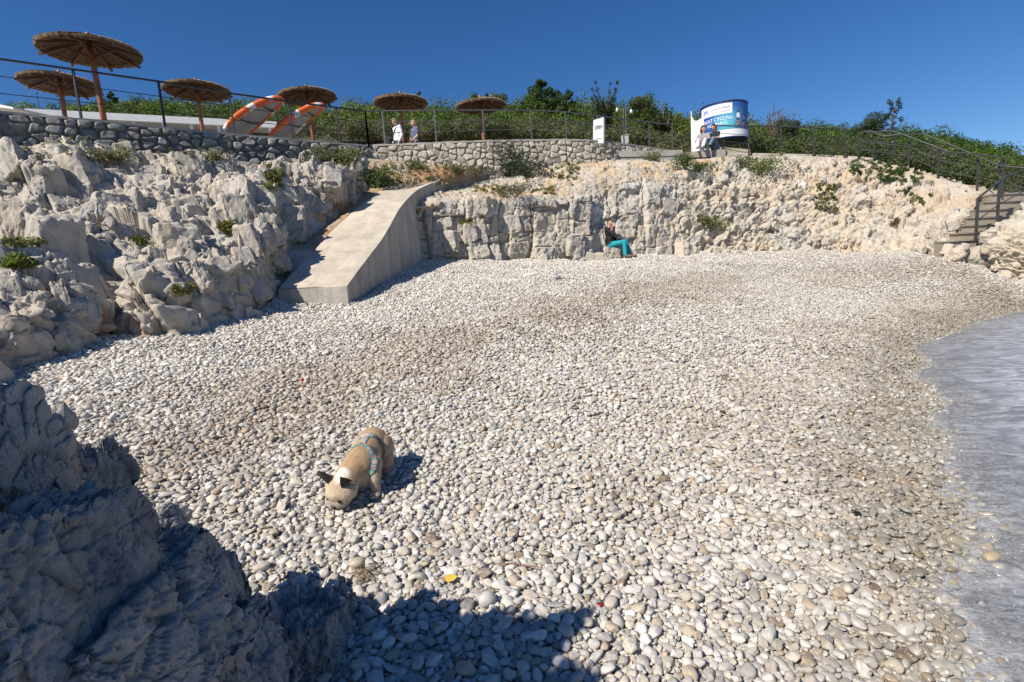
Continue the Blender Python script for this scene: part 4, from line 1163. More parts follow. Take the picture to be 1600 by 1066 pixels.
def merge(parts):
    V, F, K, o = [], [], [], 0
    for v, f, k in parts: V.append(v); F.append(f+o); K.append(k); o += len(v)
    return np.concatenate(V), np.concatenate(F), np.concatenate(K)
GREENS = [(0.12,0.18,0.028),(0.085,0.145,0.026),(0.155,0.19,0.036),(0.055,0.10,0.025),(0.10,0.14,0.036)]
def bush_parts(c, R, rng, n=320, size=0.2, base=None, sub=7, tall=1.0):
    base = GREENS[rng.integers(len(GREENS))] if base is None else base
    out = []
    for k in range(sub):
        d = rng.normal(0,1,3); d /= np.linalg.norm(d); d[2] = abs(d[2])*0.9
        cc = np.array(c) + d*R*np.array([0.62,0.62,0.62*tall]); r = R*rng.uniform(0.34,0.6)
        out.append(blob_leaves(cc, (r,r,r*0.85*tall), n//sub, size, np.array(base)*rng.uniform(0.75,1.25), rng, 0.7, 0.2, 1.0, 0.42))
    return out

# the wood on the slope reads as one mass
wr = np.random.default_rng(5); parts_w = []
for k in range(1150):
    x = wr.uniform(-520, 2150); t = wr.uniform(0,1)**0.9
    if 1080 < x < 1175 and t < 0.15: continue
    yb, yt = hillY(x); a = P(x, lin(BASE_PX,x)+4, yb-1.5); b_ = P(x, lin(SKY_PX,x)+34, yt)
    p = a.lerp(b_, t); p.y += wr.uniform(-0.6,0.6)
    R = wr.uniform(0.85,1.4)*(0.8+0.5*t)
    base = None
    if t < 0.22: R *= 0.8; base = ((0.075,0.082,0.045) if x < 1080 else (0.05,0.068,0.026))
    if t < 0.22 and wr.uniform() < 0.35: base = (0.11,0.105,0.06)
    if x > 1150 and base is None: base = GREENS[[1,3,3,4,1][wr.integers(5)]]
    tall = wr.uniform(0.8,1.35) if t > 0.3 else 0.9
    if t > 0.3 and wr.uniform() < 0.35: tall = wr.uniform(1.5,2.1); R *= 0.8
    parts_w += bush_parts((p.x,p.y,p.z+R*0.35), R, wr, 520 if t>0.22 else 420, 0.05+0.0028*p.y if t > 0.22 else 0.095, base, 7, tall)
for k in range(240):
    x = wr.uniform(500, 1560) if k % 3 else wr.uniform(560, 1060)
    if 1075 < x < 1178: continue
    yb, yt = hillY(x); p = P(x, lin(BASE_PX,x)+2, yb-1.5-wr.uniform(0,1.5)); R = wr.uniform(0.45,0.95)
    base = ((0.12,0.125,0.06),(0.15,0.14,0.075),(0.085,0.105,0.045),(0.11,0.14,0.05))[wr.integers(4)] if x < 1075 else ((0.07,0.10,0.035),(0.10,0.125,0.045))[wr.integers(2)]
    parts_w += bush_parts((p.x,p.y,p.z+R*0.25), R, wr, 420, 0.085, base, 7, wr.uniform(0.8,1.2))
for k in range(64):
    x = wr.uniform(690, 1185); yt_ = float(np.interp(x,[690,850,950,1060,1185],[160,148,152,166,188]))+wr.uniform(0,16); p = P(x, yt_+34, wr.uniform(33,42))
    parts_w += bush_parts((p.x,p.y,p.z), wr.uniform(0.8,1.25), wr, 620, 0.135, GREENS[[0,1,1,2,3,4][wr.integers(6)]], 9, wr.uniform(1.5,2.3))
V, F, K = merge(parts_w)
wood = mesh_obj('woodland', V, F, M_LEAF, cols=K); tag(wood, 'mass of low green pines and scrub covering the hillside', kind='stuff')

def tree(px, ytop, ybase, Y, wpx, kind, label, base, seed):
    rng = np.random.default_rng(seed)
    top = P(px, ytop, Y); foot = P(px, ybase, Y); H = top.z-foot.z; Rr = wpx/FPX*Y/2
    root = empty('pine_tree' if 'pine' in label else ('reed_clump' if kind == 'reed' else 'tree'), foot); tag(root, label, 'reeds' if kind=='reed' else 'tree')
    m = MB(); lean = rng.normal(0,0.03,2)*H
    ax = [foot + Vector((lean[0]*t*t, lean[1]*t*t, H*t)) for t in np.linspace(-0.06,0.97,9)]
    if kind != 'reed':
        m.tube(ax, [max(0.02, 0.035*H*(1-t)**0.9) for t in np.linspace(0,0.97,9)], 7)
    parts = []; size = 0.0030*Y
    if kind == 'pine':
        nb = 26
        for k in range(nb):
            t = 0.18+0.8*(k+rng.uniform(0,0.8))/nb; ang = rng.uniform(0,2*PI); prof = (1-t)**0.75*1.15 + 0.12
            L = Rr*prof*rng.uniform(0.65,1.1); c0 = foot.lerp(ax[-1], t)
            tip = c0 + Vector((math.cos(ang)*L, math.sin(ang)*L, L*0.35)); m.tube([c0, tip], [0.012*H*(1-t)+0.012, 0.01], 5)
            for s in (0.55, 0.95):
                cc = c0.lerp(tip, s); r = max(0.16*Rr, 0.34*Rr*prof)*rng.uniform(0.8,1.2)
                parts.append(blob_leaves(cc, (r,r,r*0.75), 260, size, np.array(base)*rng.uniform(0.75,1.3), rng, 0.65, 0.2, 1.0, 0.45))
        parts.append(blob_leaves(ax[-1], (Rr*0.2,Rr*0.2,H*0.07), 80, size, base, rng))
    elif kind == 'open':
        for k in range(30):
            t = 0.12+0.86*(k+rng.uniform(0,0.8))/30; ang = rng.uniform(0,2*PI); L = Rr*(0.35+0.75*(1-t))*rng.uniform(0.6,1.1); c0 = foot.lerp(ax[-1], t)
            tip = c0 + Vector((math.cos(ang)*L, math.sin(ang)*L*0.6, L*0.5)); m.tube([c0, tip], [0.03,0.01], 5)
            parts.append(blob_leaves(tip, (Rr*0.17,Rr*0.17,Rr*0.2), 60, size*0.9, np.array(base)*rng.uniform(0.8,1.2), rng))
    elif kind == 'sparse':
        for k in range(16):
            ang = rng.uniform(0,2*PI); t0 = rng.uniform(0.05,0.4); c0 = foot.lerp(ax[-1], t0); hh = rng.uniform(0.55,1.0)*H
            e = Vector((foot.x+math.cos(ang)*Rr*rng.uniform(0.3,1), foot.y+math.sin(ang)*Rr, foot.z+hh)); m.tube([c0, c0.lerp(e,0.6)+Vector((0,0,0.1*H)), e], [0.04,0.025,0.01], 5)
            for s in np.linspace(0.25,1,6):
                r = Rr*0.30*(1.25-s); parts.append(blob_leaves(c0.lerp(e,s), (r,r,r*1.2), int(34+70*(1.1-s)), size*0.8, np.array(base)*rng.uniform(0.75,1.3), rng))
    elif kind == 'reed':
        for k in range(60):
            a0 = foot + Vector((rng.normal(0,Rr*0.4), rng.normal(0,Rr*0.4), -0.2)); e = a0 + Vector((rng.normal(0,0.25*Rr), rng.normal(0,0.2*Rr), H*rng.uniform(0.45,1.0)))
            m.tube([a0, a0.lerp(e,0.5), e], [0.02,0.015,0.006], 4)
            n_ = 16; tt = rng.uniform(0.1,1,(n_,1)); C = np.array(a0)*(1-tt)+np.array(e)*tt
            parts.append(leaf_quads(C, np.tile([[0,-1,0.3]],(n_,1)), size*2.2, np.clip(np.array(base)*np.exp(rng.normal(0,0.25,(n_,1)))*np.ones((1,3)),0,0.5), rng, 0.22, 0.7))
    else:
        for k in range(12):
            ang = rng.uniform(0,2*PI); t = rng.uniform(0.3,0.95); L = Rr*rng.uniform(0.3,0.75)*math.sqrt(max(0.08,1-((t-0.5)/0.55)**2)); c0 = foot.lerp(ax[-1], t*0.7)
            cc = Vector((foot.x+math.cos(ang)*L, foot.y+math.sin(ang)*L, foot.z+H*t)); m.tube([c0, cc], [0.05,0.015], 5); r = Rr*rng.uniform(0.32,0.5)
            parts.append(blob_leaves(cc, (r,r,r*0.8), 480, size, np.array(base)*rng.uniform(0.75,1.3), rng, 0.65, 0.2, 1.0, 0.45))
    m.build('stem' if kind == 'reed' else 'trunk', M_BARK, root)
    V, F, K = merge(parts); mesh_obj('leaves' if kind == 'reed' else 'crown', V, F, M_LEAF, root, cols=K)
    return root
TREES = [
 (850,127,214,36,78,'pine','tall broad pine, the largest tree on the skyline, behind the middle railing',(0.055,0.09,0.022)),
 (889,143,214,35,40,'pine','narrow dark pine just right of the largest skyline pine',(0.04,0.07,0.02)),
 (826,150,212,37,34,'pine','small green pine just left of the largest skyline pine',(0.06,0.095,0.025)),
 (947,133,224,32,58,'sparse','ragged tree with thin bare tips above the white notice board',(0.05,0.075,0.022)),
 (1004,152,226,31,52,'round','round bright green tree right of the lamp post',(0.085,0.115,0.024)),
 (1036,160,230,32,36,'sparse','thin topped tree between the lamp post and the white screen',(0.06,0.085,0.028)),
 (748,147,214,40,34,'pine','pale green pine showing left of the rightmost parasol top',(0.08,0.115,0.03)),
 (766,146,214,41,20,'pine','slim dark conifer tip just right of the rightmost parasol top',(0.04,0.07,0.022)),
 (788,148,214,38,40,'round','yellow green bushy tree right of the rightmost parasol',(0.11,0.135,0.04)),
 (663,140,212,40,18,'open','thin pointed conifer right of the parasol above the two walkers',(0.05,0.075,0.022)),
 (1392,156,236,44,40,'open','lone open branched pine standing clear of the skyline above the stairs',(0.035,0.055,0.022)),
 (1238,186,238,25,56,'round','dark dense bush tree behind the railing right of the billboard',(0.04,0.058,0.022)),
 (1214,158,238,27,46,'reed','tall dry reeds with bare stems right of the billboard',(0.17,0.13,0.07)),
 (1350,180,236,40,58,'round','rounded dark green tree clump left of the lone open pine',(0.045,0.07,0.02)),
 (182,144,190,44,22,'pine','small pine top poking above the white roof by the nearest parasol pole',(0.05,0.08,0.025)),
]
for k, t in enumerate(TREES): tree(*t, 300+k)

# ------------------------------------------------------------------ shrubs rooted on the cliffs
SURF = [cliff_left, cliff_back, soil_slope, beach]
def shrub(px, py, wpx, hpx, label, base, seed, kind='bush', leaf=0.05, cat='shrub', name='shrub', n=900, at=None):
    rng = np.random.default_rng(seed)
    p, nr = hit(px, py, SURF)
    if p is None: p = P(px, py, 18.5)
    if at is not None: p = P(px, py, at)
    Y = p.y; w, h = wpx/FPX*Y/2*1.2, hpx/FPX*Y*1.2; n = int(n*1.5)
    parts = []; m = MB()
    if kind == 'bush':
        for k in range(9):
            d = rng.normal(0,1,3)*np.array([0.55,0.4,0.5]); c = Vector((p.x+d[0]*w*0.8, p.y+d[1]*w*0.6, p.z+h*(0.42+0.3*d[2]))); m.tube([p-Vector((0,0,0.05)), c], [0.012,0.005], 4)
            r = rng.uniform(0.35,0.55); parts.append(blob_leaves(c, (w*r*1.1,w*r,h*r*0.75), n//9, leaf, np.array(base)*rng.uniform(0.75,1.3), rng, 0.4))
    elif kind == 'tuft':
        for k in range(n//9):
            a0 = Vector((p.x+rng.normal(0,w*0.35), p.y+rng.normal(0,w*0.3), p.z-0.05)); e = a0 + Vector((rng.normal(0,w*0.4), rng.normal(0,w*0.3), h*rng.uniform(0.5,1.05)))
            n_ = 8; tt = rng.uniform(0,1,(n_,1)); C = np.array(a0)*(1-tt)+np.array(e)*tt
            dv = np.array(e-a0); dv /= np.linalg.norm(dv)
            parts.append(leaf_quads(C+rng.normal(0,0.02,(n_,3)), np.tile([[0,-0.8,0.5]],(n_,1)), leaf*1.6, np.clip(np.array(base)*np.exp(rng.normal(0,0.25,(n_,1)))*np.ones((1,3)),0,0.6), rng, 0.3, 0.6))
        m.tube([p-Vector((0,0,0.05)), p+Vector((0,0,h*0.3))], [0.01,0.004], 4)
    else:                                                                  # mat creeping over the rock: every clump sits on the surface
        for k in range(max(10,int(wpx*hpx/26))):
            q_, _ = hit(px+rng.uniform(-0.5,0.5)*wpx, py-hpx/2+rng.uniform(-0.5,0.5)*hpx, SURF)
            if q_ is None or abs(q_.y-p.y) > 2.6: continue
            r = rng.uniform(0.05,0.12); parts.append(blob_leaves(q_+Vector((0,-0.02,0.02)), (r,r,r*0.7), 40, leaf, np.array(base)*rng.uniform(0.7,1.3), rng, 0.3))
        if not parts: parts.append(blob_leaves(p, (w*0.5,w*0.4,h*0.4), 300, leaf, base, rng, 0.4))
        m.tube([p-Vector((0,-0.03,0.03)), p+Vector((0,-0.02,0.03))], [0.01,0.004], 4)
    V, F, K = merge(parts)
    root = empty(name, p); tag(root, label, cat)
    mesh_obj('leaves', V, F, M_LEAF, root, cols=K); m.build('stem', M_BARK, root)
    return root
DG, YG, BG, OL = (0.045,0.062,0.033),(0.17,0.17,0.03),(0.075,0.12,0.022),(0.11,0.105,0.055)
SHR = [
 (797,276,44,46,'tall grey green shrub in front of the sunlit stone wall',DG,'tuft',0.06),
 (831,278,34,28,'low dark shrub right of the tall grey green one by the wall',DG,'bush',0.05),
 (757,257,36,26,'dark green shrub at the foot of the sunlit wall above the ramp kerb',DG,'bush',0.05),
 (716,270,40,14,'low spreading weeds on the soil just above the ramp curve',(0.09,0.10,0.035),'tuft',0.05),
 (592,290,44,26,'green grass clump beside the top of the ramp',(0.085,0.12,0.04),'tuft',0.07),
 (650,262,30,12,'thin grassy weeds at the foot of the wall by its bend',(0.11,0.12,0.05),'tuft',0.05),
 (545,258,36,24,'yellow green weeds on top of the cliff beside the wall bend',(0.14,0.15,0.045),'tuft',0.05),
 (508,250,60,20,'grass fringe on the cliff top under the shaded wall',(0.10,0.115,0.045),'tuft',0.05),
 (806,306,66,22,'olive brown bush on the ledge above the blocky cliff face',(0.115,0.11,0.05),'bush',0.045),
 (766,302,44,12,'yellow green creeper left of the olive bush on the ledge',YG,'mat',0.05),
 (848,304,34,14,'yellow green creeper right of the olive bush on the ledge',YG,'mat',0.05),
 (882,280,44,30,'yellow green creeping plant below the path kerb',(0.15,0.165,0.04),'mat',0.05),
 (1018,250,30,14,'pale grass tuft on the cliff edge under the path',(0.13,0.14,0.06),'tuft',0.05),
 (1069,264,30,24,'bright green bush on the cliff edge below the sitting couple',BG,'bush',0.05),
 (1092,266,22,12,'small green bush right of the bright one below the couple',BG,'bush',0.05),
 (1186,272,62,28,'leafy light green plant on the cliff edge under the railing',(0.12,0.155,0.03),'bush',0.06),
 (1160,262,34,18,'dull green weed left of the leafy plant on the cliff edge',(0.08,0.095,0.04),'bush',0.05),
 (1289,328,34,40,'yellow green plant hanging down the pale cliff',(0.14,0.155,0.035),'mat',0.055),
 (1112,362,48,30,'yellow green bush growing out of the cliff face',(0.16,0.165,0.045),'bush',0.05),
 (1372,274,90,34,'wide dark green ground bush beside the upper stairs',(0.06,0.10,0.022),'mat',0.06),
 (1408,284,70,20,'lower end of the green ground cover beneath the stairs',(0.065,0.105,0.025),'mat',0.06),
 (1412,306,22,12,'small dark green plant on a pale boulder below the stairs',(0.06,0.09,0.025),'mat',0.05),
 (1440,318,34,14,'sparse yellow green weeds right of the pale boulder below the stairs',(0.12,0.13,0.035),'mat',0.05),
 (1397,352,12,10,'tiny olive plant low on the pale rubble slope',(0.10,0.10,0.04),'mat',0.045),
 (428,296,26,40,'yellow green shrub filling the crack at the cliff corner',(0.15,0.16,0.035),'mat',0.05),
 (31,418,36,20,'bright yellow green plant low on the left cliff',(0.15,0.19,0.035),'bush',0.045),
 (40,386,60,10,'olive mat plant on the ledge of the left cliff',(0.12,0.13,0.04),'mat',0.045),
 (356,366,22,20,'small yellow green plant in the middle of the left cliff',(0.16,0.165,0.035),'mat',0.05),
 (222,384,18,10,'tiny green plant high in the left cliff hollow',(0.13,0.15,0.04),'mat',0.045),
 (288,460,26,12,'little yellow plant near the foot of the left cliff',(0.17,0.17,0.04),'mat',0.045),
 (170,246,60,12,'thin dry grass on the cliff top under the shaded wall, below the nearest parasol',(0.15,0.15,0.06),'tuft',0.045),
 (332,246,40,12,'thin dry grass on the cliff top left of the orange rafts',(0.14,0.14,0.055),'tuft',0.045),
 (652,346,10,18,'small yellow green plant in the rock beside the ramp buttress',YG,'mat',0.045),
 (728,352,18,8,'tiny yellow green plant on the blocky cliff face',YG,'mat',0.045),
 (668,300,50,12,'dry pale weeds beside the ramp curve on the ledge',(0.16,0.15,0.07),'mat',0.045),
 (1300,244,110,12,'dark scrubby weeds along the promenade edge before the stairs',(0.06,0.075,0.03),'tuft',0.05),
]
for k, (px, py, w_, h_, lab, base, kd, lf) in enumerate(SHR):
    shrub(px, py, w_, h_, lab, base, 500+k, kd, lf, n=1100 if w_*h_ > 700 else 500, at=20.8 if px == 1300 else None)

# thin grass and weeds that nobody could count, on the soil and along the cliff tops
rg = np.random.default_rng(91); pg = []
for (x0,x1,y0,y1,cnt,hh,cols_) in ((565,770,250,290,170,0.13,((0.16,0.15,0.06),(0.10,0.13,0.04))),(690,900,262,306,420,0.11,((0.17,0.15,0.065),(0.12,0.14,0.04))),
                                   (900,1340,246,268,520,0.13,((0.12,0.14,0.05),(0.16,0.15,0.07),(0.08,0.12,0.035))),(40,570,208,258,360,0.12,((0.14,0.14,0.055),(0.09,0.12,0.035))),(1300,1500,256,292,260,0.12,((0.10,0.13,0.04),(0.15,0.15,0.06)))):
    for k in range(cnt):
        x = rg.uniform(x0,x1); y = rg.uniform(y0,y1)
        if fbm(np.array([[x*0.03,y*0.06,1.0]]),2,14)[0] < -0.05: continue
        p, nr = hit(x, y, [cliff_left, cliff_back, soil_slope])
        if p is None or nr.z < 0.25: continue
        c_ = cols_[rg.integers(len(cols_))]
        for j in range(4):
            e = np.array(p)+np.array((rg.normal(0,0.05),rg.normal(0,0.05),hh*rg.uniform(0.5,1.2))); tt = rg.uniform(0,1,(5,1)); C = np.array(p)*(1-tt)+e*tt+rg.normal(0,0.015,(5,3))
            pg.append(leaf_quads(C, np.tile([[0,-0.8,0.4]],(5,1)), 0.075, np.clip(np.array(c_)*np.exp(rg.normal(0,0.25,(5,1)))*np.ones((1,3)),0,0.6), rg, 0.28, 0.6))
V, F, K = merge(pg); grs = mesh_obj('grass', V, F, M_LEAF, cols=K); tag(grs, 'thin dry grass and weeds along the cliff tops', kind='stuff')
# ------------------------------------------------------------------ dark outcrop beside the camera
sunward = np.array((-math.cos(SUN_TRAVEL)*math.cos(SUN_EL), -math.sin(SUN_TRAVEL)*math.cos(SUN_EL), math.sin(SUN_EL)))
def fg_block(lst, px, py, Y, wpx, hpx, d, k, kind='block', lean=(0,0,1), spin=0.0, lev=6):
    c = P(px, py, Y); s = Y/FPX
    key = (kind, k, lev)
    if key not in PROTO: PROTO[key] = hull_proto(1200+k*7+len(kind), kind, lev, 0.06, 0.03, 2.6, 0.075)
    put(lst, kind, k, (c.x, c.y+d*0.15, c.z), (wpx*s*1.12, d, hpx*s*1.12), frame(lean, (1,0,0), spin), lev)
fg = []
for a in (  # px, py, Y, w, h, depth, proto, kind, lean
 (5,805,1.10,85,400,0.45,0,'shard',(-0.10,0.1,1)),
 (-130,900,1.05,150,440,0.5,1,'block',(-0.1,0.1,1)),
 (40,990,0.98,170,330,0.5,2,'block',(-0.2,0.1,1)),
 (85,830,1.35,80,215,0.4,3,'block',(-0.10,0.1,1)),
 (95,945,1.20,125,280,0.5,4,'shard',(-0.25,0.1,1)),
 (148,900,1.50,75,170,0.4,5,'block',(-0.35,0.2,1)),
 (245,855,1.85,80,115,0.4,6,'shard',(-0.2,0.1,1)),
 (245,900,1.55,135,130,0.45,7,'lump',(0.1,0.1,1)),
 (300,945,1.75,80,120,0.40,8,'block',(-0.3,0.2,1)),
 (200,960,1.30,170,260,0.5,1,'shard',(-0.45,0.1,1)),
 (250,1020,1.40,130,260,0.5,2,'block',(-0.4,0.1,1)),
 (325,1030,1.55,115,220,0.5,3,'shard',(-0.4,0.2,1)),
 (385,1085,1.70,80,190,0.45,5,'block',(-0.4,0.2,1)),
 (140,1080,1.05,240,240,0.5,6,'block',(-0.3,0.1,1)),
 (290,1130,1.30,210,220,0.55,7,'block',(-0.3,0.1,1)),
 (225,862,1.95,70,70,0.5,4,'lump',(0,0,1)),
 ): fg_block(fg, *a[:8], lean=a[8])
# its higher part out of the frame to the left, whose shadow falls across the bottom of the picture
for (px, py), t, w_ in (((712,984),3.3,0.62),((838,984),3.35,0.55),((640,1055),3.2,0.45),((765,1012),3.3,0.9),((905,1026),3.4,0.5)):
    g = np.array(tuple(G(px,py))); tp = g + sunward*t
    h_ = tp[2]+0.4
    put(fg, 'block', int(px)%9, (tp[0]-0.12, tp[1]-0.05, tp[2]-h_*0.5), (w_*0.82, 0.5, h_*1.02), frame((0,0,1),(0.7,-0.7,0)), 4)
put(fg, 'block', 3, (-2.7,0.3,0.35), (1.8,1.6,1.5), frame((0.1,0.1,1)), 4)
put(fg, 'lump', 2, (-3.0,1.8,0.40), (1.6,1.5,1.2), frame((0.1,0.1,1)), 4)
V, F = merge_rock(fg)
outcrop = mesh_obj('rock_outcrop', V, F, M_ROCK_F, attrs={'stain': np.zeros(len(V)), 'chalk': np.zeros(len(V))})
tag(outcrop, 'large dark jagged rock outcrop in shade filling the near corner of the picture', 'rock')
fb = []
fg_block(fb, 474,1036,1.95,135,150,0.55,8,'block',lean=(-0.12,0.1,1))
fg_block(fb, 540,1062,1.95,75,140,0.45,5,'shard',lean=(-0.35,0.1,1))
V, F = merge_rock(fb)
M_ROCK_B = rock_mat('limestone_boulder', (0.46,0.46,0.455), (0.55,0.53,0.49), (0.30,0.305,0.31), (0.3,0.24,0.15), 1.0, 130.0)
o = mesh_obj('boulder', V, F, M_ROCK_B, attrs={'stain': np.zeros(len(V)), 'chalk': np.zeros(len(V))})
tag(o, 'flat topped grey boulder at the edge of the near shadow, beside the jagged outcrop', 'rock')
# ------------------------------------------------------------------ reed parasols
M_STRAW = tint_mat('reed_thatch', 0.85, 0.3, 18.0, 0.4)
M_POLE = simple_mat('varnished_pole', (0.24,0.085,0.030), 0.5, 0, 0.3, 6, 0.2)
M_RIB = simple_mat('dark_rib_wood', (0.10,0.045,0.025), 0.7, 0, 0.3, 6, 0.2)
def parasol():
    rng = np.random.default_rng(77)
    root = empty('thatched_parasol', (0,0,0))
    m = MB(); m.tube([(0,0,-0.3),(0.003,0,0.8),(0,0.003,1.6),(0,0,2.30)], [0.068,0.066,0.064,0.060], 14); m.build('pole', M_POLE, root, smooth=True)
    R = 1.05; parts = []; V, F, K = [], [], []
    nA = 72
    def prof(r): return 2.32 - 0.27*(r/R)**1.25
    rs = [0.05,0.2,0.4,0.6,0.8,0.93,1.0]
    top, bot = [], []
    for r in rs:
        for k in range(nA):
            a = 2*PI*k/nA; e = rng.uniform(-0.02,0.02) if r > 0.9 else 0
            top.append((math.cos(a)*(r*R+e), math.sin(a)*(r*R+e), prof(r*R)+rng.uniform(-0.012,0.012)+0.03)); bot.append((math.cos(a)*(r*R+e)*0.985, math.sin(a)*(r*R+e)*0.985, prof(r*R)-0.035+rng.uniform(-0.012,0.012)))
    V = top + bot; n = len(top); F = []
    for i in range(len(rs)-1):
        for k in range(nA):
            a, b_, c_, d_ = i*nA+k, i*nA+(k+1)%nA, (i+1)*nA+(k+1)%nA, (i+1)*nA+k
            F += [(a,b_,c_,d_), (n+d_,n+c_,n+b_,n+a)]
    i = len(rs)-1
    for k in range(nA): F.append((i*nA+k, i*nA+(k+1)%nA, n+i*nA+(k+1)%nA, n+i*nA+k))
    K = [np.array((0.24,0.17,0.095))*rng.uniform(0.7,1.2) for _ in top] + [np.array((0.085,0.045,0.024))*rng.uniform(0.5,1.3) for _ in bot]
    V, F, K = list(V), list(F), list(K)
    def strand(a, r0, r1, z0, z1, w, col):
        ca, sa = math.cos(a), math.sin(a); t = np.array((-sa,ca,0))*w; o = len(V)
        p0 = np.array((ca*r0,sa*r0,z0)); p1 = np.array((ca*r1,sa*r1,z1))
        up = np.array((0,0,w*0.8))
        for p in (p0, p1): V.extend([tuple(p-t), tuple(p+t), tuple(p+up)])
        F.extend([(o,o+1,o+4,o+3),(o+1,o+2,o+5,o+4),(o+2,o,o+3,o+5)]); K.extend([col]*6)
    for k in range(1500):                                                   # reeds laid down the slope, ragged at the rim
        a = rng.uniform(0,2*PI); r1 = rng.choice([0.34,0.62,0.86,1.0])*R*rng.uniform(0.95,1.03); r0 = max(0.03, r1-rng.uniform(0.25,0.42))
        strand(a, r0, r1, prof(r0)+0.052+rng.uniform(0,0.012), prof(r1)+0.036+rng.uniform(-0.006,0.02), rng.uniform(0.006,0.012), np.array((0.27,0.195,0.11))*rng.uniform(0.5,1.35))
    for k in range(420):                                                    # hanging fringe
        a = rng.uniform(0,2*PI); r = R*rng.uniform(0.95,1.0)
        strand(a, r-0.12, r+rng.uniform(0,0.03), prof(r)-0.03, prof(r)-rng.uniform(0.03,0.065), 0.008, np.array((0.20,0.13,0.07))*rng.uniform(0.5,1.3))
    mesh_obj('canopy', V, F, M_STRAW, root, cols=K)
    for k in range(8):
        a = 2*PI*(k+0.35)/8; d = Vector((math.cos(a),math.sin(a),0)); m = MB()
        m.bar(d*0.05+Vector((0,0,2.27)), d*1.09+Vector((0,0,prof(1.09)-0.075)), 0.05, 0.055); m.build('rib', M_RIB, root)
    for k in range(4):
        a = 2*PI*(k*2+0.35)/8; d = Vector((math.cos(a),math.sin(a),0)); m = MB()
        m.bar(d*0.06+Vector((0,0,1.93)), d*0.52+Vector((0,0,prof(0.52)-0.08)), 0.04, 0.045); m.build('strut', M_RIB, root)
    m = MB(); m.lathe([(0.075,2.36),(0.085,2.41),(0.045,2.44),(0.05,2.475),(0.02,2.50)], (0,0,0), 12); m.build('finial', M_POLE, root, smooth=True)
    return root
PAR = [((146,86),14.2,'largest reed parasol, nearest the camera, its pole just behind the shaded wall'),
       ((90,131),17.6,'reed parasol lower left of the largest one and partly hidden by its pole'),
       ((307,141),19.0,'reed parasol between the largest parasol and the orange rafts'),
       ((483,153),21.0,'reed parasol standing directly behind the right hand orange raft'),
       ((624,160),21.4,'reed parasol above the man in the white shirt'),
       ((752,167),22.9,'rightmost reed parasol, alone in front of the grey scrub')]
par0 = parasol()
for k, ((px,py),Y,lab) in enumerate(PAR):
    o = par0 if k == 0 else copy_tree(par0)
    c = P(px,py,Y); o.location = (c.x, c.y, c.z-2.08); rk = np.random.default_rng(k+4); o.rotation_euler = (math.radians(rk.uniform(-2.2,2.2)), math.radians(rk.uniform(-2.2,2.2)), k*1.3); o.scale = (rk.uniform(0.97,1.04),)*3
    tag(o, lab, 'parasol', 'reed parasols along the promenade')

# ------------------------------------------------------------------ orange and white rafts tipped up behind the wall
M_RAFT = tint_mat('raft_tube', 0.4, 0.08, 6.0); M_TARP = simple_mat('raft_floor', (0.32,0.315,0.31), 0.6, 0, 0.12, 3, 0.1); M_STRAP = simple_mat('black_strap', (0.02,0.02,0.02), 0.6)
def raft(near, far, Yn, Yf, label, seed):
    rng = np.random.default_rng(seed)
    A = [P(x,y,Yn+0.012*(x-near[0][0])) for x,y in near]; B = [P(x,y,Yf+0.004*(x-far[0][0])) for x,y in far]
    loop = A + [A[-1].lerp(B[-1],0.5)+Vector((0.10,0,0.02))] + B[::-1]
    root = empty('inflatable_raft', A[0]-Vector((0,0,0.2))); tag(root, label, 'raft', 'orange and white rafts')
    L, s = resample(loop, 0.05); m = MB(); n = len(L)
    rr = [(0.05+0.045*min(1,i/12))*(1.0 if i < n*0.52 else max(0.45,1-2.2*(i/n-0.52))) for i in range(n)]
    m.tube([Vector(p) for p in L], rr, 14)
    V = np.array(m.v); q = np.stack([V[:,0],V[:,1],V[:,2]],1)
    nz = fbm(q*2.6+seed,3,seed)
    K = np.where((nz>0.22)[:,None], np.array((0.75,0.70,0.66)), np.array((0.72,0.13,0.022)))
    sidx = np.minimum(np.arange(len(V))//14, n-1)
    band = ((sidx % 22) < 4) & (sidx > n*0.25) & (sidx < n*0.55)
    K = np.where(band[:,None], np.array((0.72,0.70,0.68)), K)
    mesh_obj('tube', V, m.f, M_RAFT, root, smooth=True, cols=K)
    k = 26; fa = np.linspace(0,1,k)
    RA_ = catmull(np.array([tuple(p) for p in A]), fa*(len(A)-1)); RB_ = catmull(np.array([tuple(p) for p in B]), fa*(len(B)-1))
    V = []; 
    for i in range(k):
        for t in np.linspace(0,1,9): V.append(RA_[i]*(1-t)+RB_[i]*t + np.array((0.02,0.10,-0.06))*math.sin(PI*t))
    V2 = [v+np.array((-0.01,0.03,0.03)) for v in V]; F = [(i*9+j,i*9+j+1,(i+1)*9+j+1,(i+1)*9+j) for i in range(k-1) for j in range(8)]; o = len(V)
    F2 = [tuple(o+x for x in f[::-1]) for f in F]
    mesh_obj('floor', V+V2, F+F2, M_TARP, root, smooth=True)
    for i in (9, 18):
        m = MB(); m.tube([Vector(V[i*9+j])+Vector((0,-0.025,-0.02)) for j in range(1,8)], 0.016, 6); m.build('strap', M_STRAP, root)
    return root
raft([(348,207),(356,195),(368,184),(382,174),(400,163.5),(418,156.5),(431,154.5)],[(386,212),(396,203),(407,194),(417,184),(427,174),(435,166),(439,160)],15.6,16.7,'left hand orange and white rimmed raft tipped up with its grey underside showing',3)
raft([(420,214),(431,203),(444,191),(458,181),(472,173),(487,166.5),(497,165)],[(454,216),(462,208),(471,198),(481,189),(490,181),(498,174),(503,169)],16.6,17.6,'right hand orange and white rimmed raft, smaller, in front of a parasol pole',8)

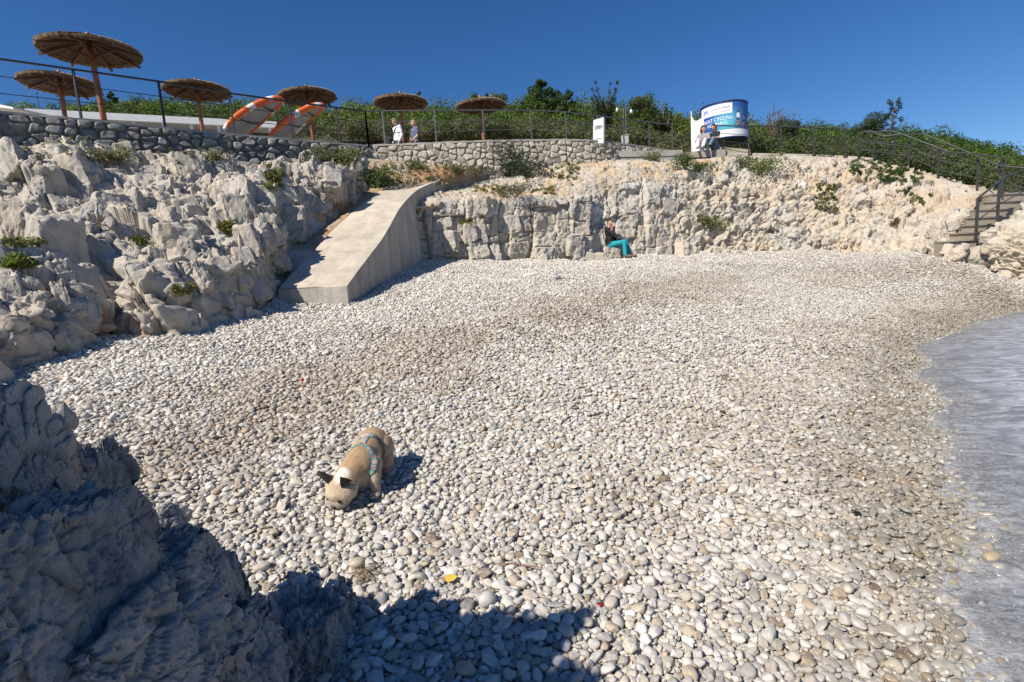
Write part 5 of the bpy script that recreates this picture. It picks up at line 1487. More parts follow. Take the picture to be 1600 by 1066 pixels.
# ------------------------------------------------------------------ billboard drum
M_PRINT = tint_mat('printed_vinyl', 0.35, 0.03, 2.0); M_BLACK = simple_mat('black_metal', (0.02,0.02,0.022), 0.5, 0.3)
DR_Y, DR_R = 21.9, 0.90
dc = P(1131,197,DR_Y); d_top = P(1131,168,DR_Y).z; d_bot = P(1131,222,DR_Y).z; dH = d_top-d_bot
toC = math.atan2(-dc.y, -dc.x)                                            # the side that faces the beach
drum = empty('billboard', (dc.x,dc.y,d_bot-0.4)); tag(drum, 'round blue advertising billboard with white logo panel and white lettering', 'billboard')
def dpt(a, z, off=0.0):
    """a: degrees from the centre of the visible face, to the right; z: 0 bottom .. 1 top"""
    t = toC + math.radians(a); r = DR_R+off
    return Vector((dc.x+r*math.cos(t), dc.y+r*math.sin(t), d_bot+z*dH))
def dpatch(name, a0, a1, z0, z1, colf, off, mat=None, na=28, nz=14, par=None):
    V, K = [], []
    for j in range(nz+1):
        for i in range(na+1):
            u, v = i/na, j/nz; V.append(dpt(a0+(a1-a0)*u, z0+(z1-z0)*v, off)); K.append(colf(u,v) if callable(colf) else colf)
    F = [(j*(na+1)+i, j*(na+1)+i+1, (j+1)*(na+1)+i+1, (j+1)*(na+1)+i) for j in range(nz) for i in range(na)]
    return mesh_obj(name, V, F, mat or M_PRINT, par or drum, cols=K)
def blue(u, v):
    c0 = np.array((0.022,0.045,0.30)); c1 = np.array((0.10,0.46,0.56)); c2 = np.array((0.035,0.085,0.36))
    t = math.exp(-((u-0.53)/0.10)**2)*math.exp(-((v-0.42)/0.36)**2); t2 = math.exp(-((u-0.62)/0.08)**2)*math.exp(-((v-0.75)/0.3)**2)
    return c0*(1-t)+c1*t + (c2-c0)*0.6*t2
dpatch('panel', -180, 180, 0, 1, blue, 0, na=120, nz=16)
m = MB(); m.lathe([(DR_R-0.12,d_top-0.02),(DR_R+0.012,d_top-0.02),(DR_R+0.012,d_top+0.025),(DR_R-0.12,d_top+0.025)], (dc.x,dc.y,0), 64); m.build('rim', M_BLACK, drum)
m = MB(); m.lathe([(0.05,d_bot+0.01),(DR_R-0.01,d_bot+0.01),(DR_R-0.01,d_bot+0.03),(0.05,d_bot+0.03)], (dc.x,dc.y,0), 64); m.build('base', M_BLACK, drum)
for a in (-60,0,60,120,180,240):
    m = MB(); q = dpt(a,0,-0.06); m.tube([q+Vector((0,0,0.02)), Vector((q.x,q.y,5.05))], 0.03, 8); m.build('leg', M_BLACK, drum)
WHT = np.array((0.78,0.78,0.80))
logo = dpatch('logo_panel', -68, 20, 0.66, 0.945, WHT, 0.006)
foot_band = dpatch('white_band', -100, 90, 0.02, 0.215, WHT, 0.006, na=40)
def text_mesh(s, size=1.0):
    cu = bpy.data.curves.new('lettering','FONT'); cu.body = s; cu.size = size; cu.resolution_u = 2
    o = bpy.data.objects.new('lettering', cu); COL.objects.link(o)
    bpy.context.view_layer.update()
    me = o.to_mesh(); V = np.array([tuple(v.co) for v in me.vertices]); F = [tuple(p.vertices) for p in me.polygons]
    o.to_mesh_clear(); bpy.data.objects.remove(o); bpy.data.curves.remove(cu)
    V -= V.min(0); V /= np.array((V[:,0].max(), V[:,1].max(), 1.0))
    return V, F
def dtext(s, a0, a1, z0, z1, col, par, name='lettering', off=0.011, slant=0.0):
    V, F = text_mesh(s); W_ = [dpt(a0+(a1-a0)*v[0], z0+slant*v[0]+(z1-z0)*v[1], off) for v in V]
    return mesh_obj(name, W_, F, M_PRINT, par, cols=[col]*len(W_))
dtext('VALAMAR', -30, 14, 0.795, 0.875, (0.22,0.22,0.26), logo)
dtext('HOTELS & RESORTS', -28, 14, 0.715, 0.755, (0.50,0.16,0.16), logo)
V = []; F = []; K = []                                                     # fan shaped emblem
for k in range(9):
    a0 = PI*k/9+0.03; a1 = PI*(k+1)/9-0.03; o = len(V)
    for a, r in ((a0,0.35),(a1,0.35),(a1,1.0),(a0,1.0)): V.append(dpt(-48-math.cos(a)*r*12, 0.735+math.sin(a)*r*0.135, 0.011)); K.append(np.array((0.16,0.20,0.42))*(1+0.28*k*0.5) if k < 6 else np.array((0.45,0.5,0.62)))
    F.append((o,o+1,o+2,o+3))
mesh_obj('emblem', V, F, M_PRINT, logo, cols=K)
dtext('GREAT CYCLING', -60, 22, 0.475, 0.575, (0.85,0.86,0.9), drum, slant=0.02)
dtext('HOLIDAYS', -42, 8, 0.345, 0.44, (0.85,0.86,0.9), drum, slant=0.015)
def cyclist(a, z, s, top, pic):
    V, F, K = [], [], []
    def disc(aa, zz, ra, rz, col, n=14):
        o = len(V); V.append(dpt(aa,zz,0.012)); K.append(col)
        for k in range(n): t = 2*PI*k/n; V.append(dpt(aa+ra*math.cos(t), zz+rz*math.sin(t), 0.012)); K.append(col)
        F.extend([(o,o+1+k,o+1+(k+1)%n) for k in range(n)])
    disc(a, z+0.33*s, 3.2*s, 0.035*s, (0.06,0.06,0.10)); disc(a, z+0.22*s, 5*s, 0.085*s, top); disc(a-1*s, z+0.11*s, 3.2*s, 0.06*s, (0.04,0.04,0.07)); disc(a-2*s, z+0.03*s, 2.2*s, 0.07*s, (0.42,0.26,0.2)); disc(a+2.4*s, z+0.03*s, 1.8*s, 0.07*s, (0.40,0.25,0.2))
    for k in (-1,1):
        o = len(V)
        for t in np.linspace(0,2*PI,17)[:-1]:
            for r in (1.0,0.82): V.append(dpt(a+k*4.5*s+5.0*s*r*math.cos(t), z-0.03*s+0.085*s*r*math.sin(t), 0.0135)); K.append((0.28,0.12,0.13))
        F.extend([(o+2*q,o+2*((q+1)%16),o+2*((q+1)%16)+1,o+2*q+1) for q in range(16)])
    mesh_obj('printed_cyclist', V, F, M_PRINT, drum, cols=K)
cyclist(35, 0.36, 1.0, (0.78,0.78,0.82), drum); cyclist(52, 0.33, 0.9, (0.30,0.16,0.3), drum); cyclist(70, 0.32, 0.75, (0.75,0.75,0.8), drum)

# white cloth screen beside it
scr = empty('cloth_screen', P(1081,238,21.2)); tag(scr, 'tall white cloth screen stretched between two poles left of the billboard', 'screen')
M_CLOTH = simple_mat('white_cloth', (0.72,0.72,0.72), 0.8, 0, 0.06, 2, 0.15)
for x, yt, yb, Y in ((1080,174,238,21.8),(1099,174,238,21.0)):
    m = MB(); b0 = P(x,yb,Y); t0 = P(x,yt,Y); m.tube([Vector((t0.x,t0.y,b0.z-0.3)), t0], 0.018, 8); m.build('pole', M_WHITE, scr)
V = []; a0, a1 = P(1080.5,180,21.8), P(1098.5,182,21.0); zb = P(1090,238,21.4).z
for i in range(17):
    u = i/16; q = a0.lerp(a1,u)
    for j in range(21):
        v = j/20; sag = 0.14*math.sin(PI*u)*(1-v)**2; V.append(Vector((q.x+0.02*math.sin(9*v), q.y+0.30*math.sin(PI*u)*(0.6+0.4*v), (q.z-sag)*(1-v)+zb*v)))
F = [(i*21+j,(i+1)*21+j,(i+1)*21+j+1,i*21+j+1) for i in range(16) for j in range(20)]
V2 = [v+Vector((0,0.008,0)) for v in V]; n = len(V)
mesh_obj('cloth', V+V2, F+[tuple(n+x for x in f[::-1]) for f in F], M_CLOTH, scr, smooth=True)
# white notice board
nbY = 19.2; ntc = empty('notice_board', P(935,222,nbY)); tag(ntc, 'white upright notice board with slanted top behind the railing', 'sign')
q = [P(926.5,224,nbY),P(943,224,nbY),P(943,183,nbY),P(927,188,nbY)]
m = MB(); m.prism(q, (0.10,0.26,0)); m.build('panel', M_WHITE, ntc)
V, F = text_mesh('OPEN'); a, b_, c_ = P(929.5,203,nbY), P(940.5,200.5,nbY), P(929.5,197.5,nbY); e1, e2 = b_-a, c_-a
mesh_obj('lettering', [a+e1*v[0]+e2*v[1]+Vector((-0.002,-0.008,0)) for v in V], F, M_BLACK, ntc)
m = MB(); a = P(930,217,nbY); m.box(a+Vector((0.13,-0.004,0)),(0.20,0.006,0.012)); m.build('line', M_GREYP, ntc)
# lamp post
lY = 20.3; lp = empty('lamp_post', P(977.5,224,lY)); tag(lp, 'twin pole lamp post on a grey box right of the white notice board', 'lamp')
b0, b1 = P(973,226,lY), P(982,210,lY); m = MB(); m.box(((b0.x+b1.x)/2, b0.y+0.1, (b0.z+b1.z)/2), (b1.x-b0.x, 0.22, b1.z-b0.z)); m.build('base', simple_mat('grey_box',(0.42,0.42,0.43),0.6), lp)
for x0, x1, yt in ((975,974.3,169),(978.8,977.3,167.5)):
    m = MB(); m.tube([P(x0,211,lY+0.1), P(x1,yt,lY+0.1)], 0.022, 8); m.build('pole', M_GALV, lp)
for s, xa, ya in ((-1,964,168.5),(1,986,171)):
    m = MB(); c0 = P(975.5,170,lY+0.1); e = P(xa,ya,lY+0.1); m.tube([c0, c0.lerp(e,0.6)+Vector((0,0,0.03)), e], 0.012, 6); m.build('arm', M_GALV, lp)
    m = MB(); m.lathe([(0.015,0.02),(0.03,0.0),(0.05,-0.06),(0.045,-0.10),(0.02,-0.12)], e-Vector((0,0,0.02)), 12); m.build('lamp_shade', M_WHITE, lp, smooth=True)
# concrete ledges by the billboard
led = empty('concrete_ledge', P(1098,243,20.2)); tag(led, 'low pale concrete ledge the couple sits on, at the end of the stone wall', 'ledge')
m = MB(); m.prism([P(1056,246.5,20.0),P(1134,245.5,20.2),P(1134,233.5,20.2),P(1090,236,20.1),P(1056,240.5,20.0)], (0.10,0.75,0)); m.build('slab', M_STAIR, led)
led2 = empty('concrete_plinth', P(1150,240,21.1)); tag(led2, 'concrete plinth below the round billboard behind the sitting couple', 'ledge')
m = MB(); m.prism([P(1112,243,20.95),P(1172,241.5,20.95),P(1172,233.5,20.95),P(1112,229,20.95)], (0.10,1.6,0)); m.build('slab', M_STAIR, led2)

# ------------------------------------------------------------------ figures
def organic(name, prims, voxel, mat, parent, colf=None, smooth=4, subsmooth=0.5):
    """one continuous surface grown round ellipsoids ('e', c, r, R) and tapered limbs ('c', a, b, ra, rb); world coordinates"""
    m = MB()
    for p in prims:
        if p[0] == 'e': m.ball(p[1], p[2], 20, 14, p[3] if len(p) > 3 else None)
        else:
            a, b_, ra, rb_ = Vector(p[1]), Vector(p[2]), p[3], p[4]; k = max(3, int((b_-a).length/(0.35*min(ra,rb_)))+2)
            for t in np.linspace(0,1,min(k,24)): m.ball(a.lerp(b_,t), ra+(rb_-ra)*t, 12, 8)
    me = bpy.data.meshes.new(name); me.from_pydata(m.v, [], m.f); me.update()
    o = bpy.data.objects.new(name, me); COL.objects.link(o)
    md_ = o.modifiers.new('r','REMESH'); md_.mode = 'VOXEL'; md_.voxel_size = voxel
    ms = o.modifiers.new('s','SMOOTH'); ms.factor = subsmooth; ms.iterations = smooth
    dg = bpy.context.evaluated_depsgraph_get(); ev = o.evaluated_get(dg); nm = bpy.data.meshes.new_from_object(ev)
    bpy.data.objects.remove(o); bpy.data.meshes.remove(me)
    V = np.array([tuple(v.co) for v in nm.vertices]); F = [tuple(p.vertices) for p in nm.polygons]; bpy.data.meshes.remove(nm)
    K = colf(V) if colf else None
    return mesh_obj(name, V, F, mat, parent, smooth=True, cols=K), V, F

M_SKIN = simple_mat('skin', (0.50,0.29,0.20), 0.5, 0, 0.06, 20)
CLOTH_M = {}
def cloth(col, stripe=None):
    k = (col, stripe)
    if k not in CLOTH_M:
        if stripe:
            mm, nt, b, _ = new_mat('striped_cloth'); w = N(nt,'ShaderNodeTexWave', i_Scale=9.0); w.bands_direction = 'Z'; tc = N(nt,'ShaderNodeTexCoord'); nt.links.new(tc.outputs['Object'], w.inputs['Vector'])
            nt.links.new(ramp(nt, w.outputs['Fac'], [(0.42,col),(0.5,stripe)]), b.inputs['Base Color']); b.inputs['Roughness'].default_value = 0.85; CLOTH_M[k] = mm
        else: CLOTH_M[k] = simple_mat('cloth', col, 0.85, 0, 0.18, 14, 0.3)
    return CLOTH_M[k]
def figure(loc, fwd, J, label, shirt, trousers, shoes, hair, look=None, sleeve='long', vox=0.011, hairlen='short', extra=None, collar=None, stripe=None, cap=None):
    """J: joints as (right-left s, forward f, up z) in metres from loc; fwd: facing direction in plan"""
    f = Vector((fwd[0],fwd[1],0)).normalized(); s = Vector((f.y,-f.x,0))             # s: to the person's right
    T = lambda q: Vector(loc) + s*q[0] + f*q[1] + Vector((0,0,q[2]))
    root = empty('person', loc); tag(root, label, 'person')
    j = {k: T(v) for k, v in J.items()}
    lk_ = Vector(look).normalized() if look else f
    hd = j['head']; up = Vector((0,0,1)); up = (up - lk_*up.dot(lk_)*0.6).normalized(); rt = lk_.cross(up).normalized(); up = rt.cross(lk_).normalized()
    Rh = Matrix((rt, lk_, up)).transposed()
    H = lambda x,y,z: hd + Rh @ Vector((x,y,z))
    pr_ = [('e',hd,(0.072,0.092,0.112),Rh),('e',H(0,0.035,-0.055),(0.052,0.055,0.055),Rh),('c',H(0,0.088,0.012),H(0,0.108,-0.022),0.011,0.016),('e',H(0.073,0,-0.01),(0.012,0.025,0.032),Rh),('e',H(-0.073,0,-0.01),(0.012,0.025,0.032),Rh),
           ('c',j['neck'],H(0,-0.01,-0.06),0.055,0.05),('e',H(0,0.088,-0.058),(0.022,0.012,0.006),Rh)]
    sh = (j['shR']+j['shL'])/2; pv = j['pelvis']; ups = (sh-pv).normalized(); rs = (j['shR']-j['shL']).normalized(); Rt = Matrix((rs, ups.cross(rs).normalized(), ups)).transposed()
    tors = [('e',sh.lerp(pv,0.25),(0.165,0.105,0.19),Rt),('e',sh.lerp(pv,0.6),(0.145,0.10,0.18),Rt),('e',pv,(0.165,0.12,0.13),Rt),('c',j['shL'],j['shR'],0.058,0.058),('c',sh,j['neck'],0.075,0.055)]
    arms = []; hands = []
    for k in ('L','R'):
        arms += [('c',j['sh'+k],j['el'+k],0.050,0.040),('c',j['el'+k],j['ha'+k],0.039,0.027)]
        d = (j['ha'+k]-j['el'+k]).normalized(); w = d.cross(Vector((0,0,1)))
        w = (w if w.length > 0.1 else d.cross(Vector((0,1,0)))).normalized(); nn = w.cross(d)
        hands.append(('e',j['ha'+k]+d*0.045,(0.036,0.048,0.018),Matrix((w,d,nn)).transposed()))
        for i, (o_, ln) in enumerate(((-0.027,0.058),(-0.009,0.072),(0.009,0.068),(0.027,0.052))):
            b0 = j['ha'+k]+d*0.085+w*o_; b1 = b0+d*ln*0.5-nn*0.008; b2 = b1+d*ln*0.38-nn*0.024
            hands += [('c',b0,b1,0.0095,0.009),('c',b1,b2,0.009,0.008)]
        tw = w*(1 if k == 'L' else -1); b0 = j['ha'+k]+d*0.025+tw*0.03; hands += [('c',b0,b0+tw*0.028+d*0.03,0.011,0.0095),('c',b0+tw*0.028+d*0.03,b0+tw*0.03+d*0.058-nn*0.01,0.0095,0.0085)]
    legs = []; feet = []
    for k in ('L','R'):
        legs += [('c',j['hip'+k],j['kn'+k],0.082,0.056),('c',j['kn'+k],j['an'+k],0.055,0.038)]
        t = j.get('toe'+k) or (j['an'+k]+f*0.17-Vector((0,0,0.045))); feet += [('c',j['an'+k]-Vector((0,0,0.03)),t,0.040,0.032),('c',j['an'+k]-(t-j['an'+k])*0.15-Vector((0,0,0.04)),t,0.036,0.034)]
    organic('body', pr_+tors+arms+hands+legs+feet, vox, M_SKIN, root, smooth=2)
    g = lambda lst, e: [((p[0],p[1],tuple(x+e for x in p[2]))+tuple(p[3:])) if p[0]=='e' else ('c',p[1],p[2],p[3]+e,p[4]+e) for p in lst]
    up_arm = arms if sleeve == 'long' else [('c',p[1],Vector(p[1]).lerp(p[2],0.75),p[3],p[4]) for p in arms[0::2]]
    organic('shirt', g(tors,0.014)+g(up_arm,0.012), vox*1.1, cloth(shirt, stripe), root, smooth=3)
    lg = [p if i % 2 == 0 else ('c',p[1],Vector(p[1]).lerp(p[2],0.97),p[3],p[4]+0.012) for i, p in enumerate(legs)]
    organic('trousers', g([('e',pv-ups*0.03,(0.165,0.122,0.115),Rt)],0.02)+g(lg,0.016), vox*1.1, cloth(trousers), root, smooth=3)
    organic('shoes', g(feet,0.010), vox, cloth(shoes), root, smooth=2)
    hp = [('e',H(0,-0.018,0.022),(0.080,0.092,0.102),Rh),('e',H(0,0.03,0.075),(0.062,0.05,0.04),Rh)]
    if hairlen == 'long': hp += [('c',H(0.055,-0.03,0.0),H(0.07,0.0,-0.15),0.045,0.03),('c',H(-0.055,-0.03,0.0),H(-0.07,0.0,-0.15),0.045,0.03),('e',H(0,-0.06,-0.06),(0.075,0.045,0.12),Rh)]
    organic('hair', hp, vox, cloth(hair), root, smooth=2)
    m = MB()
    for x in (-0.030,0.030): m.ball(H(x,0.080,0.012),(0.012,0.008,0.008),8,6,Rh)
    for x in (-0.030,0.030):
        m_ = MB(); m_.ball(H(x,0.083,0.010),(0.012,0.009,0.008),8,6,Rh); m_.build('eye', M_BLACK, root)
    m_ = MB(); m_.ball(H(0,0.096,-0.056),(0.022,0.009,0.006),8,6,Rh); m_.build('mouth', cloth((0.35,0.10,0.09)), root)
    if collar: organic('scarf', [('c',j['neck']+s*0.05+f*0.03,j['neck']-s*0.05+f*0.05,0.05,0.05),('c',j['neck']+f*0.06,j['neck']+f*0.13-Vector((0,0,0.16)),0.05,0.035)], vox, cloth(collar), root, smooth=2)
    if extra: extra(root, j, T, H, Rh)
    return root
stand = dict(head=(0,0.03,1.62),neck=(0,0,1.45),shL=(-0.18,0,1.40),shR=(0.18,0,1.40),elL=(-0.24,-0.03,1.12),elR=(0.24,-0.03,1.12),haL=(-0.24,0.10,0.90),haR=(0.24,0.10,0.90),
             pelvis=(0,0,0.94),hipL=(-0.09,0,0.90),hipR=(0.09,0,0.90),knL=(-0.10,0.06,0.50),knR=(0.10,0.0,0.50),anL=(-0.10,0.04,0.09),anR=(0.10,-0.08,0.09))
zp = 6.0
def bagstrap(root, j, T, H, Rh):
    m = MB(); m.tube([T((-0.16,0.02,1.47)),T((-0.05,0.135,1.32)),T((0.08,0.14,1.12)),T((0.20,0.08,0.98)),T((0.17,-0.08,1.02)),T((0.02,-0.145,1.24)),T((-0.12,-0.11,1.42)),T((-0.16,0.02,1.47))], 0.016, 6); m.build('strap', cloth((0.03,0.04,0.06)), root)
w1 = P(619.5,191,19.3); st1 = dict(stand); st1['head'] = (-0.03,0.09,1.60)
figure((w1.x, w1.y, w1.z-1.60), (-0.75,-0.66), st1, 'person in a white shirt with a dark cross body strap standing behind the sunlit wall', (0.75,0.76,0.80),(0.05,0.06,0.09),(0.05,0.05,0.05),(0.22,0.16,0.12), look=(-0.75,-0.55,-0.35), sleeve='long', extra=bagstrap)
bag = empty('shoulder_bag', P(606,222,19.2)); tag(bag, 'black bag beside the person in the white shirt behind the wall', 'bag')
bc = P(606,217.5,19.2); organic('pouch', [('e',bc+Vector((-0.05,0,0)),(0.13,0.10,0.10)),('e',bc+Vector((0.08,0,-0.02)),(0.13,0.10,0.10)),('e',bc+Vector((0,0,-0.25)),(0.16,0.12,0.3))], 0.02, cloth((0.02,0.022,0.03)), bag)
m = MB(); m.tube([bc+Vector((-0.1,0,0.08)), bc+Vector((0,0,0.15)), bc+Vector((0.1,0,0.07))], 0.012, 6); m.build('handle', M_STRAP, bag)
w2 = P(647,193,19.6); st2 = dict(stand); st2['elR'] = (0.24,0.05,1.12); st2['haR'] = (0.16,0.24,0.98); st2['elL'] = (-0.24,0.05,1.12); st2['haL'] = (-0.14,0.24,0.96)
figure((w2.x, w2.y, w2.z-1.62), (-0.8,-0.6), st2, 'fair haired person in a blue grey top behind the wall, right of the parasol pole', (0.10,0.13,0.20),(0.50,0.06,0.10),(0.3,0.3,0.3),(0.45,0.33,0.17), look=(-0.85,-0.5,-0.1), sleeve='short')
# the one on the beach, leaning on the rock
fb_ = G(979,403.5); fw = Vector((0.93,-0.36,0)).normalized()
base = Vector((fb_.x,fb_.y-0.30,fb_.z)) - fw*0.52
sit = dict(head=(0.0,-0.03,1.14),neck=(0,-0.09,0.99),shL=(-0.17,-0.11,0.93),shR=(0.17,-0.11,0.93),elL=(-0.23,0.02,0.66),elR=(0.22,0.12,0.74),haL=(-0.12,0.25,0.56),haR=(0.08,0.10,0.98),
           pelvis=(0,0,0.46),hipL=(-0.09,0.02,0.45),hipR=(0.09,0.02,0.45),knL=(-0.10,0.43,0.52),knR=(0.12,0.42,0.50),anL=(-0.12,0.56,0.10),anR=(0.14,0.44,0.10))
figure(base, fw, sit, 'person in bright teal trousers and a black jacket sitting against the rock face', (0.012,0.012,0.014),(0.008,0.27,0.33),(0.16,0.11,0.08),(0.03,0.02,0.018), look=(0.45,-0.87,-0.06), collar=(0.60,0.24,0.27), vox=0.010)
lst = []; put(lst,'block',4,tuple(base+Vector((0,0.02,0.14))+fw*(-0.03)),(0.55,0.5,0.50),frame((0.1,0.05,1),(1,0.2,0)),4); put(lst,'block',6,tuple(base+fw*(-0.48)+Vector((0,0.1,0.5))),(0.5,0.6,1.15),frame((-0.12,0.1,1)),4)
V, F = merge_rock(lst); o = mesh_obj('seat_rock', V, F, M_ROCK_R, attrs={'stain':np.zeros(len(V)),'chalk':np.zeros(len(V))}); tag(o, 'pale rock step the person in teal trousers sits on', 'rock')
hb = G(967,404); bgr = empty('small_bag', hb); tag(bgr, 'small orange bag on the pebbles by the feet of the person in teal', 'bag')
organic('pouch', [('e',hb+Vector((-0.05,0,0.05)),(0.08,0.06,0.055)),('e',hb+Vector((0.06,0,0.045)),(0.07,0.055,0.05))], 0.012, cloth((0.62,0.25,0.02)), bgr)
m = MB(); m.tube([hb+Vector((-0.07,0,0.09)),hb+Vector((0,0,0.14)),hb+Vector((0.07,0,0.085))],0.008,6); m.build('handle', cloth((0.4,0.14,0.02)), bgr)
# the couple on the ledge
cp = dict(head=(0.0,0.10,0.80),neck=(0,0.06,0.62),shL=(-0.17,0.04,0.56),shR=(0.17,0.04,0.56),elL=(-0.23,0.20,0.36),elR=(0.23,0.20,0.36),haL=(-0.10,0.40,0.36),haR=(0.10,0.40,0.34),
          pelvis=(0,-0.05,0.10),hipL=(-0.09,-0.03,0.10),hipR=(0.09,-0.03,0.10),knL=(-0.12,0.36,0.34),knR=(0.12,0.34,0.36),anL=(-0.11,0.60,0.08),anR=(0.11,0.58,0.08))
zl = P(1098,236,20.35)
c1 = P(1100,234.5,20.45)
figure((c1.x,c1.y,zl.z+0.02), (-0.55,-0.83), cp, 'person with brown hair and pale trousers sitting on the ledge by the white screen', (0.45,0.44,0.44),(0.70,0.69,0.68),(0.65,0.65,0.65),(0.10,0.045,0.02), look=(0.5,-0.8,-0.25), hairlen='long', stripe=(0.12,0.11,0.13))
c2 = P(1117,234,20.45)
figure((c2.x,c2.y,zl.z+0.05), (-0.75,-0.66), cp, 'person in a black top and jeans sitting on the ledge, right one of the couple', (0.012,0.013,0.022),(0.12,0.17,0.24),(0.05,0.05,0.05),(0.012,0.011,0.012), look=(-0.8,-0.5,-0.2), sleeve='short')
# ------------------------------------------------------------------ the dog
DOGP = Vector((-1.08,3.47,0)); DOGP.z = gz(DOGP.x, DOGP.y)+0.012
DSC = 1.08
dfw = Vector((-0.04,-1,0)).normalized(); dlt = Vector((-dfw.y, dfw.x, 0))          # forward, left
slope_d = (gz(DOGP.x+dfw.x*0.15,DOGP.y+dfw.y*0.15)-gz(DOGP.x-dfw.x*0.15,DOGP.y-dfw.y*0.15))/0.3
def D(x, y, z): return DOGP + (dfw*x + dlt*y + Vector((0,0,z + slope_d*x*1.0)))*DSC
RD_ = Matrix((dfw, dlt, Vector((0,0,1)))).transposed()
def E(c, r, R=None): return ('e', D(*c), tuple(v*DSC for v in r), RD_ @ R if R is not None else RD_)
def Cp(a, b, ra, rb_): return ('c', D(*a), D(*b), ra*DSC, rb_*DSC)
dog = empty('dog', DOGP, 0); tag(dog, 'small fawn dog with dark bat ears in a teal harness sniffing the pebbles', 'dog')
hc = Vector((0.285,-0.075,0.115))                                           # head centre
Rhd = Matrix.Rotation(math.radians(-26),3,'Z') @ Matrix.Rotation(math.radians(42),3,'Y')   # turned to its right, nose down
HD = lambda x,y,z: hc + Rhd @ Vector((x,y,z))
pr_ = [E((0.085,0,0.195),(0.135,0.106,0.110)), E((-0.03,0,0.205),(0.15,0.094,0.096)), E((-0.155,0,0.215),(0.115,0.098,0.100)), E((0.14,0,0.15),(0.07,0.085,0.085)),
       Cp((0.12,-0.005,0.215),(0.24,-0.055,0.155),0.088,0.074),
       ('e', D(*hc), tuple(v*DSC for v in (0.078,0.098,0.074)), RD_ @ Rhd),
       ('e', D(*HD(0.052,0,-0.020)), tuple(v*DSC for v in (0.046,0.070,0.046)), RD_ @ Rhd),
       ('e', D(*HD(0.045,0.032,-0.034)), tuple(v*DSC for v in (0.034,0.030,0.032)), RD_ @ Rhd), ('e', D(*HD(0.045,-0.032,-0.034)), tuple(v*DSC for v in (0.034,0.030,0.032)), RD_ @ Rhd),
       ('e', D(*HD(-0.01,0.058,0.0)), tuple(v*DSC for v in (0.055,0.045,0.055)), RD_ @ Rhd), ('e', D(*HD(-0.01,-0.058,0.0)), tuple(v*DSC for v in (0.055,0.045,0.055)), RD_ @ Rhd),
       ('e', D(*HD(0.03,0,0.035)), tuple(v*DSC for v in (0.045,0.055,0.035)), RD_ @ Rhd)]
for sgn, fx in ((1,0.0),(-1,0.015)):
    y = 0.088*sgn
    pr_ += [Cp((0.105,y*0.9,0.19),(0.15+fx,y,0.11),0.058,0.037), Cp((0.15+fx,y,0.11),(0.145+fx,y*1.05,0.03),0.034,0.027), E((0.165+fx,y*1.05,0.018),(0.040,0.030,0.020))]
    for t in (-0.018,-0.006,0.006,0.018): pr_.append(E((0.198+fx,y*1.05+t,0.013),(0.014,0.0075,0.012)))
    pr_ += [E((-0.165,y*0.95,0.165),(0.085,0.050,0.095)), Cp((-0.135,y*1.05,0.115),(-0.115,y*1.1,0.085),0.048,0.036), Cp((-0.115,y*1.1,0.085),(-0.205,y*1.08,0.072),0.034,0.025), Cp((-0.205,y*1.08,0.072),(-0.19,y*1.08,0.02),0.024,0.023), E((-0.168,y*1.08,0.016),(0.042,0.028,0.018))]
    for t in (-0.016,-0.005,0.005,0.016): pr_.append(E((-0.132,y*1.08+t,0.012),(0.013,0.0070,0.011)))
pr_ += [E((-0.262,0,0.262),(0.022,0.020,0.018))]
inv = lambda V: (np.array([((v-np.array(DOGP))/DSC) for v in V]))
def dogcol(V):
    q = inv(V); x = q@np.array(dfw); y = q@np.array(dlt); z = q[:,2]-slope_d*x
    nz = fbm(V*30,3,4)[:,None]
    c = np.tile(np.array((0.42,0.285,0.155)),(len(V),1))*(1+0.10*nz)
    side = sstep(0.055,0.105,np.abs(y))[:,None]*0.35; c = c*(1-side)+np.array((0.50,0.40,0.30))*side
    low = (1-sstep(0.03,0.10,z))[:,None]*0.5; c = c*(1-low)+np.array((0.50,0.42,0.33))*low
    p = np.stack([x,y,z],1)
    Ri = np.array(Rhd.inverted()); h = (p-np.array(hc))@Ri.T
    nape = sstep(0.055,0.03,np.linalg.norm((h-np.array((-0.065,0.01,0.055)))*np.array((0.8,1,0.8)),axis=1)+0.008*nz[:,0])[:,None]; c = c*(1-nape)+np.array((0.72,0.68,0.62))*nape
    mz = (sstep(0.030,0.055,h[:,0]-0.25*(h[:,2]+0.02)+0.008*nz[:,0])*sstep(0.075,0.03,np.abs(h[:,2]+0.035)))[:,None]*0.92; c = c*(1-mz)+np.array((0.03,0.025,0.022))*mz
    ln = (np.exp(-(h[:,1]/0.006)**2)*sstep(0.0,0.03,h[:,2]))[:,None]*0.25; c = c*(1-ln)+np.array((0.2,0.12,0.07))*ln
    ch = (sstep(0.15,0.19,x)*sstep(0.2,0.12,z))[:,None]*0.5; c = c*(1-ch)+np.array((0.6,0.52,0.43))*ch
    return np.clip(c,0.01,0.8)
M_FUR = tint_mat('short_fur', 0.75, 0.16, 160.0, 0.35)
body, DV, DF = organic('body', pr_, 0.0075, M_FUR, dog, dogcol, smooth=5)
